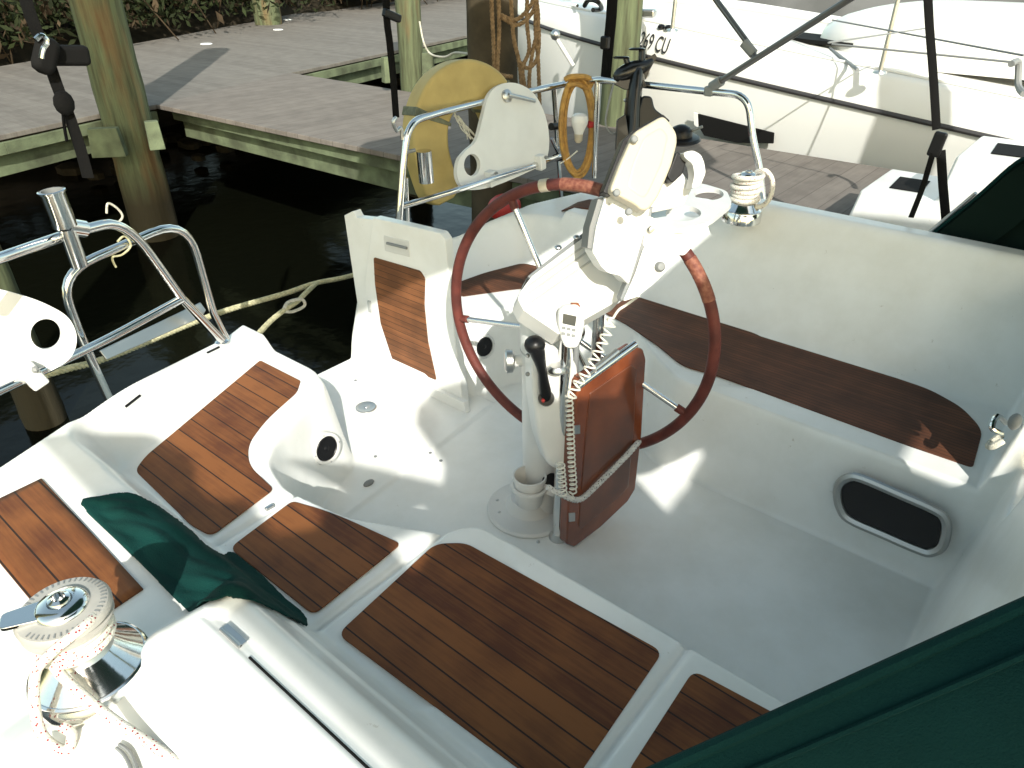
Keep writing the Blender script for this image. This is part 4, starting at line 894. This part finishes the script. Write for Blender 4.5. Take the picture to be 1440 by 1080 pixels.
# main dock across the stern and the finger beside us
mA = zz(-300, 250); mB = zz(0, 190); mC = zz(140, 160); mD = (1.95, 6.45); mE = (4.15, 7.2); mF = zz(655, 50); mG = zz(900, -8)
far = [zz(1000, -55), zz(560, -10), zz(360, 30), zz(185, 62), zz(0, 93), zz(-300, 150)]
md_ = dock('main_dock', [mB, mC, mD, mE, mF, mG, far[0], far[1], far[2], far[3], far[4], far[5], mA], DZ, M['deckmain'], 'wide grey brown plank dock crossing behind the stern at the upper left', [(mA, mB), (mB, mC), (mC, mD), (mE, mF), (mF, mG)])
fd = dock('finger_dock', [(1.97, 6.44), (2.12, 2.9), (2.30, 1.2), (2.45, -5), (4.12, -5), (4.14, 7.19)], DZ+.004, M['deckfin'], 'brown plank finger dock running between the two sailboats', [((2.12, 6.40), (2.20, 2.9)), ((2.20, 2.9), (2.36, 1.2)), ((2.36, 1.2), (2.5, -5)), ((4.08, 7.1), (4.06, -5))])
rb = MB()
for i in range(6): pass
def piling(x, y, r, top, label, lean=(0, 0), bot=-1.6):
    n = 14; vs = []; random.seed(int(x*100+y*7)); ph = random.random()*6
    prof = []
    k = 26
    pts = [V((x+lean[0]*t, y+lean[1]*t, bot+(top-bot)*t)) for t in [i/k for i in range(k+1)]]
    rs = [r*(1.06-.08*i/k+.018*math.sin(i*1.3+ph)+.012*math.sin(i*2.9+ph*2)) for i in range(k+1)]; rs[-1] = r*.93
    return tag(MB().tube(pts, rs, 22).build('piling', M['pile'], None, True, ang=50), label, 'piling', 'wooden dock pilings')
def at_d(px, py, d):
    q = ray(px, py); q = V((q.x, q.y, 0)).normalized()*d; return (CAM.x+q.x, CAM.y+q.y)
pA_ = at_d(150, 60, 8.25); piling(*pA_, .215, 4.2, 'thick green stained piling at the corner of the main dock, left of the finger dock', lean=(.0, .0))
x, y = at_d(693, 100, 5.3); PILED = piling(x, y, .168, 3.7, 'thick dark brown piling behind the white board with old ropes hanging on it')
x, y = at_d(577, 60, 8.9); piling(x, y, .135, 3.8, 'slim rust streaked piling beyond the finger dock behind the black strap')
x, y = at_d(873, 60, 6.9); piling(x, y, .150, 3.6, 'weathered yellow green piling beside the outboard motor and the bow numbers', lean=(.12, .05))
x, y = onZ(378, 34, DZ).x, onZ(378, 34, DZ).y; piling(x, y, .26, 4.0, 'short looking piling on the far edge of the main dock')
x, y = at_d(-12, 400, 4.9); piling(x, y, .12, .55, 'low mossy piling stub in the water at the left edge')
piling(2.62, -2.15, .17, 3.35, 'piling beside the finger dock forward of the white dock steps')
x, y = at_d(815, 80, 9.0); piling(x, y, .11, 1.15, 'pale green mooring post under the bow of the white neighbouring sailboat')
x, y = onZ(403, 30, DZ).x, onZ(403, 30, DZ).y; tag(MB().tube([(x, y+.3, DZ), (x, y+.3, 3)], .035, 10).build('thin_post', mat('rusty_pipe', (.22, .09, .04), .8)), 'thin rusty post on the far edge of the main dock beside the short looking piling', 'post')
PILED.data.materials.clear(); PILED.data.materials.append(M['pile_dark'])
piling(-2.70, 1.30, .235, 6.45, 'tall unseen piling outside the left edge, added to shade the thick corner piling')  # added out of view for the shadow it casts on the corner piling
# brace blocks bolted where beams meet the pilings
for (px, py, d, ry, lab) in ((150, 200, 7.9, 0, 'pale green timber block bolted under the dock left of the thick corner piling'), (217, 190, 7.9, .3, 'small timber block bolted under the dock right of the thick corner piling'), (546, 98, 8.7, .4, 'timber block bolted beside the slim rust streaked piling, left side'), (602, 92, 8.7, -.2, 'timber block bolted beside the slim rust streaked piling, right side')):
    d_ = ray(px, py); hd = math.hypot(d_.x, d_.y); c = CAM+d_*(d/hd)
    tag(MB().box(c, (.30 if px < 200 else .14, .10, .26), Matrix.Rotation(-math.radians(40)+ry, 3, 'Z'), taper=.85).build('brace_block', M['lumber'], None, bevel=.008), lab, 'timber block')
for x, y in ((290, 62), (391, 42), (404, 28)):
    p = onZ(x, y, DZ+.004); tag(MB().lathe([(.10, 0), (.09, .012), (.0005, .014)], p, (0, 0, 1), 9).build('paint_patch', M['board'], None), {290: 'white splash mark on the main dock decking, nearest of three', 391: 'white splash mark on the main dock decking, middle of three', 404: 'small white mark at the far edge of the dock by the thin post'}[x], 'paint mark')
# old ropes on the big piling
og = lambda x, y, d=4.95: CAM+ray(x, y)*(d/math.hypot(ray(x, y).x, ray(x, y).y))
ORP = empty('hanging_rope', tuple(og(740, 120)), 'loops of old tan rope hanging down beside the dark brown piling', 'rope')
for pts in ([(700, -30), (702, 40), (700, 110), (712, 160)], [(717, -30), (722, 50), (731, 95), (738, 190)], [(742, -30), (741, 30), (744, 70), (735, 100), (744, 150)],
            [(750, -30), (757, 30), (748, 78), (744, 120), (747, 190)], [(755, -30), (753, 40), (757, 90), (760, 190)], [(702, 20), (725, 28), (745, 10), (752, -10)], [(705, 24), (728, 35), (748, 18), (756, -5)],
            [(690, -20), (694, 60), (697, 100), (720, 108)], [(728, 84), (742, 96), (756, 80), (758, 40)]):
    MB().twist(spline([og(*p) for p in pts], 8), .013, .07).build('rope_strand', M['oldrope'], ORP)
tag(MB().tube(spline([og(590, 30, 7), og(596, 60, 7), (og(606, 76, 7)), og(625, 80, 6.6), og(640, 74, 6.2), og(662, 76, 5.3)], 7), .008, 7).build('loose_wire', M['rope']), 'thin pale line slung between the slim piling and the thick brown piling', 'wire')
bh = empty('boat_hook', tuple(og(782, 55, 7.2)), 'white pole with a metal tip angled down from the bow of the neighbouring sailboat', 'pole')
MB().tube([og(780, 50, 6.2), og(806, 92, 6.2)], .016, 8).build('pole', M['white'], bh); MB().sphere(og(781, 49, 6.2), .04, 10).build('end_fitting', M['steel_dull'], bh)

# dock steps
stp = empty('dock_steps', (2.85, -.6, DZ), 'white fibreglass two tread dock steps with black grip pads on the finger dock', 'steps')
MB().prism([(2.50, -1.28, DZ+.004), (2.50, -.22, DZ+.004), (3.14, -.22, DZ+.004), (3.14, -1.28, DZ+.004)], (0, 0, .03)).build('flange', M['gel'], stp, True, .01)
prof = [(-.25, DZ+.03), (-.29, .84), (-.31, .85), (-.655, .85), (-.67, .86), (-.70, 1.09), (-.72, 1.10), (-1.13, 1.10), (-1.15, 1.09), (-1.20, DZ+.03)]
MB().prism([(2.55, y, z) for y, z in prof], (.56, 0, 0)).build('body', M['gel'], stp, True, .03, seg=4)
for pc_ in ((2.80, -.48, .853), (2.80, -.90, 1.103)): MB().box(pc_, (.27, .16, .006), Matrix.Rotation(.06, 3, 'Z')).build('grip_pad', M['matblack'], stp, bevel=.002)

# ------------------------------------------------------------------ neighbouring sailboat
NB = empty('neighbour_sailboat', (5.3, 0, WZ), 'white sailboat with dark rub rail and bow numbers moored across the finger dock', 'sailboat')
def sheer(t):   # t 0 at the bow, 1 far aft: near side plan x, and heights
    y = 3.95-8.5*t
    return y
secs = []
N = 44
for i in range(N+1):
    t = (i/N)**1.5; y = 4.85-9.9*t; b = 1.22*min(1, (1-math.exp(-t*8.5)))*(1 if t < .6 else 1-.1*(t-.6)); xc = 5.60
    if i == 0: b = .02
    zr = 1.30-.100*(3.95-y)        # rub rail height
    zs = zr+.15+.12*min(1, t*4)-.02*t          # deck edge
    flare = .10*math.exp(-t*5)
    secs.append((y, xc, b, zr, zs, flare))
def side_pts(s):
    y, xc, b, zr, zs, fl = s; kk = max(0, (y-3.4))
    return [(b*.5-fl, WZ-.2+0*kk), (max(b*.86-fl*1.8, .01), WZ+.25+kk*.55), (max(b*.95-fl*.8, .012), .25+kk*.55), (b*.985, .75+kk*.3), (b, zr), (b-.004, zr+.04), (b-.05*min(1, b*4), zs-.03), (b-.10*min(1, b*4), zs)]
vs = []; fs = []; kq = 8
for s in secs:
    sp = side_pts(s)
    for (dx, z) in sp: vs.append((s[1]-dx, s[0], z))
    for (dx, z) in reversed(sp): vs.append((s[1]+dx, s[0], z))
for i in range(N):
    for j in range(2*kq-1): a = i*2*kq+j; fs.append((a, a+1, a+1+2*kq, a+2*kq))
MB().add(vs, fs).build('hull', M['hullwhite'], NB, True, ang=50)
MB().tube([(s[1]-s[2]-.006, s[0], s[3]+.01) for s in secs], .019, 8).build('rub_rail', M['stripe'], NB)
MB().tube([(s[1]+s[2]+.006, s[0], s[3]+.01) for s in secs], .019, 8).build('rub_rail', M['stripe'], NB)
# raised toe rail and cabin
MB().tube([(s[1]+s[2]-.06, s[0], s[4]+.03) for s in secs[2:]], .05, 10).build('toe_rail', M['hullwhite'], NB)
def trunk():
    n = 34; vs = []; fs = []; m = 14
    for i in range(n+1):
        t = i/n; y = 1.15-4.6*t; e = min(1, math.sqrt(max(0, 1-(1-min(1, t*4.5))**2))); hw = .10+.66*e; hh = .02+.42*e**.8
        for j in range(m+1):
            a = math.pi*j/m; cx = -math.cos(a); cz = math.sin(a)
            sx = math.copysign(abs(cx)**.55, cx); sz = abs(cz)**.6
            vs.append((5.72+sx*hw, y, 1.17+sz*hh-.02*t))
    for i in range(n):
        for j in range(m): a = i*(m+1)+j; fs.append((a, a+m+1, a+m+2, a+1))
    MB().add(vs, fs).build('cabin_trunk', M['hullwhite'], NB, True, ang=60)
trunk()
# dark opening and hull port
p = onZ(1150, 50, 1.45)
MB().prism([onZ(x, y, 1.31) for x, y in ((1112, 52), (1128, 45), (1214, 55), (1200, 61), (1140, 56))], (0, 0, -.03)).build('deck_window', M['matblack'], NB, True, .004)
slab('hull_port', [(981, 160), (1088, 187), (1087, 202), (1036, 201), (990, 191), (982, 178)], (4.392, 1, .6), (-1, 0, 0), .02, M['matblack'], NB, .004)
slab('hull_port_edge', [(975, 158), (981, 160), (982, 180), (976, 176)], (4.39, 1, .6), (-1, 0, 0), .02, M['white'], NB, .002)
# stanchions and lifelines
for (x, y, h_, lab) in ((1237, 103, .62, 1.21), (945, 44, .60, 1.40)):
    p = onZ(x, y, lab); MB().tube([p, p+V((.02, .0, h_+.5))], .016, 10).build('stanchion', M['steel_dull'], NB); MB().lathe([(.05, 0), (.045, .015), (.02, .02)], p, n=16).build('stanchion_base', M['steel_dull'], NB)
for (a, b, c_) in (((1165, 60), (1300, 40), 0), ((1170, 28), (1440, 78), 1), ((1170, 62), (1430, 88), 2)):
    MB().tube([onZ(*a, 1.5), onZ(*b, 1.5)], .006, 6).build('deck_line', M['grey'], NB)
for (x, y) in ((1162, 63), (1282, 46)): MB().lathe([(.035, 0), (.03, .03), (.012, .05)], onZ(x, y, 1.26), n=12).build('deck_fitting', M['grey'], NB)
MB().tube([onZ(1167, 68, 1.255), onZ(1206, 98, 1.225)], .012, 8).build('genoa_track', M['grey'], NB)
MB().tube(spline([onZ(1422, 90, 1.5), onZ(1432, 88, 1.5), onZ(1432, 120, 1.4), onZ(1440, 132, 1.38)], 6), .016, 8).build('halyard_tail', M['grey'], NB)
MB().tube([(s[1]-s[2]+.14, s[0], s[4]+.012) for s in secs[6:]], .010, 6).build('deck_seam', M['hullwhite'], NB)
# bow roller, pulpit feet, cleat
bt = onZ(905, 22, 1.45)
MB().box(bt+V((0, 0, .02)), (.12, .22, .07), Matrix.Rotation(.3, 3, 'Z')).build('bow_cleat', M['steel_dull'], NB, bevel=.02)
for x, y in ((930, 38), (940, 39)): MB().sphere(onZ(x, y, 1.38), .035, 10, (1, 1, .7)).build('deck_cap', M['black'], NB)
MB().tube(spline([onZ(822, 8, 1.55), onZ(828, 0, 1.6), onZ(840, 2, 1.6), onZ(846, 12, 1.5), onZ(834, 14, 1.5)], 6), .02, 8).build('mooring_chock', M['black'], NB)
MB().tube([onZ(778, 2, 1.45), onZ(812, 8, 1.5)], .014, 8).build('pulpit_tube', M['steel'], NB)
# bow numbers
def text(body, size, mt, parent, org, ux, uy, name):
    cu = bpy.data.curves.new(name, 'FONT'); cu.body = body; cu.size = size; cu.extrude = .0015; cu.shear = .0
    to = bpy.data.objects.new(name, cu); COL.objects.link(to); bpy.context.view_layer.update()
    me = bpy.data.meshes.new_from_object(to.evaluated_get(bpy.context.evaluated_depsgraph_get())); bpy.data.objects.remove(to)
    ux = V(ux).normalized(); uy = V(uy); uy = (uy-ux*uy.dot(ux)).normalized(); n = ux.cross(uy); off = world_loc(parent)
    for v in me.vertices: c = v.co.copy(); v.co = V(org)+ux*c.x+uy*c.y+n*(c.z+.004)-off
    o = bpy.data.objects.new(name, me); COL.objects.link(o); o.parent = parent; me.materials.append(mt); return o
def hull_pt(px, py):
    """where the near side of that hull is seen"""
    d = ray(px, py); best = None
    for k in range(2000):
        p = CAM+d*((2+k*.004)/FPX)
        for a, b in zip(secs, secs[1:]):
            if b[0] <= p.y <= a[0]:
                f = (p.y-a[0])/(b[0]-a[0]); A = side_pts(a); B = side_pts(b); xc = a[1]+(b[1]-a[1])*f; prof = [(A[i][0]+(B[i][0]-A[i][0])*f, A[i][1]+(B[i][1]-A[i][1])*f) for i in range(8)]
                for q0_, q1_ in zip(prof, prof[1:]):
                    if q0_[1] <= p.z <= q1_[1]:
                        dx = q0_[0]+(q1_[0]-q0_[0])*(p.z-q0_[1])/(q1_[1]-q0_[1]+1e-9)
                        if p.x >= xc-dx: return p
    return None
t0, t1, tu = hull_pt(897, 65), hull_pt(938, 76), hull_pt(899, 50)
if t0 and t1:
    t0 = hull_pt(898, 65); ux = t1-t0; upv = (tu-t0) if tu else V((.2, 0, 1))
    tm = text('269 CU', .185, M['grey'], NB, t0+V((-.012, 0, 0)), ux, upv, 'registration_number'); tm.data.materials[0] = mat('lettering_black', (.02, .02, .022), .5)
    org_ = t0-world_loc(NB); uxn = ux.normalized(); co = [v.co-org_ for v in tm.data.vertices]; wd = max(c.dot(uxn) for c in co); f_ = ux.length/wd
    for v in tm.data.vertices: c = v.co-org_; a_ = c.dot(uxn); v.co = v.co+uxn*a_*(f_-1)

# covered boat and clutter beyond
CB = empty('covered_boat', (8.6, 1.5, WZ), 'boat under a streaky dark grey tarpaulin beyond the neighbouring sailboat', 'boat')
vs = []; fs = []; n = 16; m = 10
for i in range(n+1):
    y = 3.9-5.0*i/n; e = min(1, (i+.5)/4)
    for j in range(m+1):
        u = j/m; vs.append((7.6+u*1.6, y+.04*math.sin(j*2+i), .9+.9*math.sin(math.pi*(.12+.5*u))*e+.03*math.sin(i*1.7+j)))
for i in range(n):
    for j in range(m): a = i*(m+1)+j; fs.append((a, a+m+1, a+m+2, a+1))
MB().add(vs, fs).build('tarpaulin', M['grey_hull'], CB)
MB().box((8.5, 1.4, .35), (1.7, 5.0, 1.1), taper=1.05).build('hull', M['hullwhite'], CB, bevel=.1)
C2 = empty('white_motorboat', (8.7, -3.0, WZ), 'pale hulled boat with dark windows beyond the cabin of the neighbouring sailboat', 'boat')
MB().box((8.8, -3.2, .8), (1.8, 3.6, 2.4), taper=.95).build('hull', M['hullwhite'], C2, bevel=.15)
MB().box((8.4, -2.6, 2.02), (1.2, 1.8, .06)).build('window', M['glass'], C2, bevel=.01)

# ------------------------------------------------------------------ shore: bank and brush
bank = MB(); nb = 40; vs = []; fs = []
for i in range(nb+1):
    for j in range(13):
        t = i/nb; e = j/12; x0 = -10+46*t; y0 = 9.7+.31*(x0-0)+.0; r = random.uniform(-.12, .12)
        vs.append((x0-e*4, y0+e*14, -.7+1.25*min(1, e*6)+e*2.2+r))
for i in range(nb):
    for j in range(12): a = i*13+j; fs.append((a, a+13, a+14, a+1))
tag(bank.add(vs, fs).build('bank', M['mud'], None, True), kind='structure')
def leaves(name, n, rng, size, material, label, cat, seed):
    rs = np.random.RandomState(seed); vs = []; fs = []
    for i in range(n):
        p, nr = rng(rs); s = size*(.5+rs.rand()); a = V(rs.randn(3)).normalized(); b = a.orthogonal().normalized()
        q = rs.rand()*6.28; u = b*math.cos(q)+a.cross(b)*math.sin(q); k = len(vs); w2 = .35
        vs += [tuple(p-u*s), tuple(p+a*s*w2), tuple(p+u*s), tuple(p-a*s*w2)]; fs.append((k, k+1, k+2, k+3))
    return tag(MB().add(vs, fs).build(name, material, None, False), label, cat, kind='stuff')
M['leafdark'] = mat('brush_leaves', (.028, .038, .015), .85, 0, .1, col2=(.012, .015, .007), nscale=1.5)
M['leafbrown'] = mat('dry_brush', (.060, .043, .026), .9, 0, .1, col2=(.025, .018, .011), nscale=2.5)
clumps = [(random.uniform(-6, 22), random.choice([random.uniform(.3, 1.4), random.uniform(.6, 5)]), random.uniform(.5, 1.2)) for _ in range(110)]
def brush(rs):
    c = clumps[rs.randint(len(clumps))]; y0 = 9.9+.31*c[0]; d = rs.randn(3)*np.array([.55, .55, .45])*c[2]
    return V((c[0]-c[1]*.3+d[0], y0+c[1]+d[1]+.6, .7+abs(d[2])*1.2+c[1]*.25)), None
leaves('shore_brush', 42000, brush, .075, M['leafdark'], 'dark tangled brush along the shore behind the main dock', 'brush', 3)
leaves('dry_grass', 9000, brush, .12, M['leafbrown'], 'brown dry stalks and litter mixed into the shoreline brush', 'dry brush', 5)
st_ = MB(); rs = np.random.RandomState(9)
for i in range(160):
    p, _ = brush(rs); d = V((rs.randn()*.3, rs.randn()*.3, 1)); L_ = .6+rs.rand()*1.2; st_.tube([p-d*.5, p+d*L_*.3, p+d*L_+V((rs.randn()*.2, 0, 0))], .012, 4)
tag(st_.build('bare_stems', M['leafbrown'], None), 'thin bare stems standing in the shoreline brush', 'stems', kind='stuff')
# muddy stones and weed just under the dock in the dark
rk = MB(); rs = np.random.RandomState(4)
for i in range(60):
    c = V((2+rs.rand()*8, 8.3+rs.rand()*3.0+.2*i/60, WZ+.02+rs.rand()*.12)); rk.sphere(c, .08+rs.rand()*.14, 7, (1, 1.2, .6))
tag(rk.build('rubble', M['mud'], None), 'muddy rubble at the waterline under the main dock', 'rubble', kind='stuff')

# ------------------------------------------------------------------ dodger at the front of the cockpit
DG = empty('dodger', (0, -1.6, .9), 'dark green canvas dodger with a piped edge at the lower right', 'dodger')
hoop = [V((-1.62, -1.02, .62)), onZ(700, 1190, 1.0), onZ(800, 1145, 1.08), onZ(910, 1094, 1.17), onZ(1010, 1050, 1.24), onZ(1110, 1005, 1.31), onZ(1215, 958, 1.37), onZ(1320, 911, 1.42), onZ(1440, 857, 1.46), onZ(1520, 822, 1.475), onZ(1640, 768, 1.49), onZ(1900, 655, 1.52), V((.0, -1.50, 1.56)), V((.7, -1.42, 1.55)), V((1.3, -1.30, 1.45)), V((1.66, -1.14, 1.28)), onX(1440, 223, 1.83), onX(1375, 277, 1.94), onX(1308, 332, 2.04)]
hp_ = spline(hoop, 6); rows = []
for k, (dy, dz, sx) in enumerate(((0, 0, 1), (-.05, .012, 1.0), (-.10, .016, .998), (-.16, .022, .995), (-.22, .022, .99))):
    rows.append([V((p.x*sx, p.y+dy, max(.55, p.z+dz*(1 if p.z > 1 else .3)))) for p in hp_])
vs = [p for r_ in rows for p in r_]; n = len(hp_); fs = [(j*n+i, j*n+i+1, (j+1)*n+i+1, (j+1)*n+i) for j in range(len(rows)-1) for i in range(n-1)]
cano = MB().add(vs, fs).build('canopy', M['canvas'], DG, True, ang=180)
vs2 = [tuple(V(v)+V((0, 0, -.012))) for v in vs]
MB().add([(v[0]*.995, v[1]-.004, v[2]-.006) for v in vs2], fs).build('shaded_underside', M['canvas_in'], DG, True, ang=180)  # dark copy of the canopy for its shaded underside
MB().tube([p+V((0, .004, -.002)) for p in hp_], .008, 8).build('piping', M['canvas'], DG)
MB().tube([p+V((0, -.05, .017)) for p in hp_], .0035, 6).build('seam', M['canvas'], DG)
MB().tube([hp_[-1]+V((0, .012, .012)), hp_[-7]+V((0, .012, .015))], .008, 8).build('frame_end', M['steel_dull'], DG)

# ------------------------------------------------------------------ unseen canvas overhead: bimini and an added panel, outlines shaped to shade the cockpit
CZ = 2.9
MB().prism([(x, y, CZ) for x, y in [(-2.261, -1.197), (-1.961, -1.257), (-1.691, -1.397), (-1.461, -1.577), (-0.811, -1.597), (-0.211, -1.677), (0.889, -1.577), (1.389, -1.497), (1.839, -1.097), (1.839, -0.097), (0.789, 0.953), (0.089, 1.003), (-1.111, 0.303), (-2.211, -0.497)]], (0, 0, .01)).build('canopy', M['bimini'], bim, False)  # bimini canvas out of view, outline shaped to the shadow edges
jo = [(-3.351, -1.397), (-3.271, -1.457), (-3.181, -1.577), (-3.171, -1.757), (-3.181, -1.867), (-3.231, -1.957), (-3.246, -2.087), (-3.201, -2.147), (-3.181, -2.217), (-3.211, -2.397), (-3.111, -2.467), (-3.041, -2.427), (-2.981, -2.067), (-2.931, -2.177), (-2.871, -2.307), (-2.801, -2.497), (-2.731, -2.697),
      (-2.621, -2.607), (-2.551, -2.437), (-2.481, -2.277), (-2.371, -2.177), (-2.201, -2.117), (-2.071, -2.197), (-2.031, -2.377), (-2.111, -2.547), (-2.041, -2.627), (-1.921, -2.727), (-1.711, -2.577), (-1.511, -2.497), (-1.211, -2.377), (-0.861, -2.307), (-0.221, -2.177), (0.389, -2.097), (0.509, -2.697), (0.689, -4.497), (-3.311, -4.497), (-3.281, -2.897), (-3.271, -2.537), (-3.301, -2.197), (-3.291, -2.037), (-3.371, -1.867)]
holes = [[(-3.011, -2.687), (-3.051, -2.847), (-2.941, -2.807), (-2.881, -2.737)], [(-2.111, -3.217), (-1.851, -3.177), (-1.781, -3.207), (-1.871, -3.397), (-2.041, -3.517), (-2.271, -3.537)],
         [(-1.211, -3.777), (-1.391, -3.927), (-1.491, -4.017), (-1.581, -3.997), (-1.571, -3.787)], [(-1.561, -4.087), (-1.621, -3.897), (-1.771, -3.827), (-1.911, -4.197)]]  # openings cut to let the sun patches through
def area(p): return sum(p[i-1][0]*p[i][1]-p[i][0]*p[i-1][1] for i in range(len(p)))
jo = jo if area(jo) > 0 else jo[::-1]
plate_with_holes('shade_panel', [(x, y, CZ) for x, y in jo], [[(x, y, CZ) for x, y in (h if area(h) < 0 else h[::-1])] for h in holes], (0, 0, .01), M['bimini'], bim)  # added panel above the view that masks the sun over the cockpit

sc = [p for p in hp_ if p.x > 1.5]; n = len(sc)
vs = [p+V((0, -dy, dz)) for dy, dz in ((0.004, -.004), (.5, .02), (1.3, .0)) for p in sc]; fs = [(j*n+i, j*n+i+1, (j+1)*n+i+1, (j+1)*n+i) for j in range(2) for i in range(n-1)]
MB().add(vs, fs).build('side_curtain', M['canvas_in'], DG, True, ang=180, solid=.004)
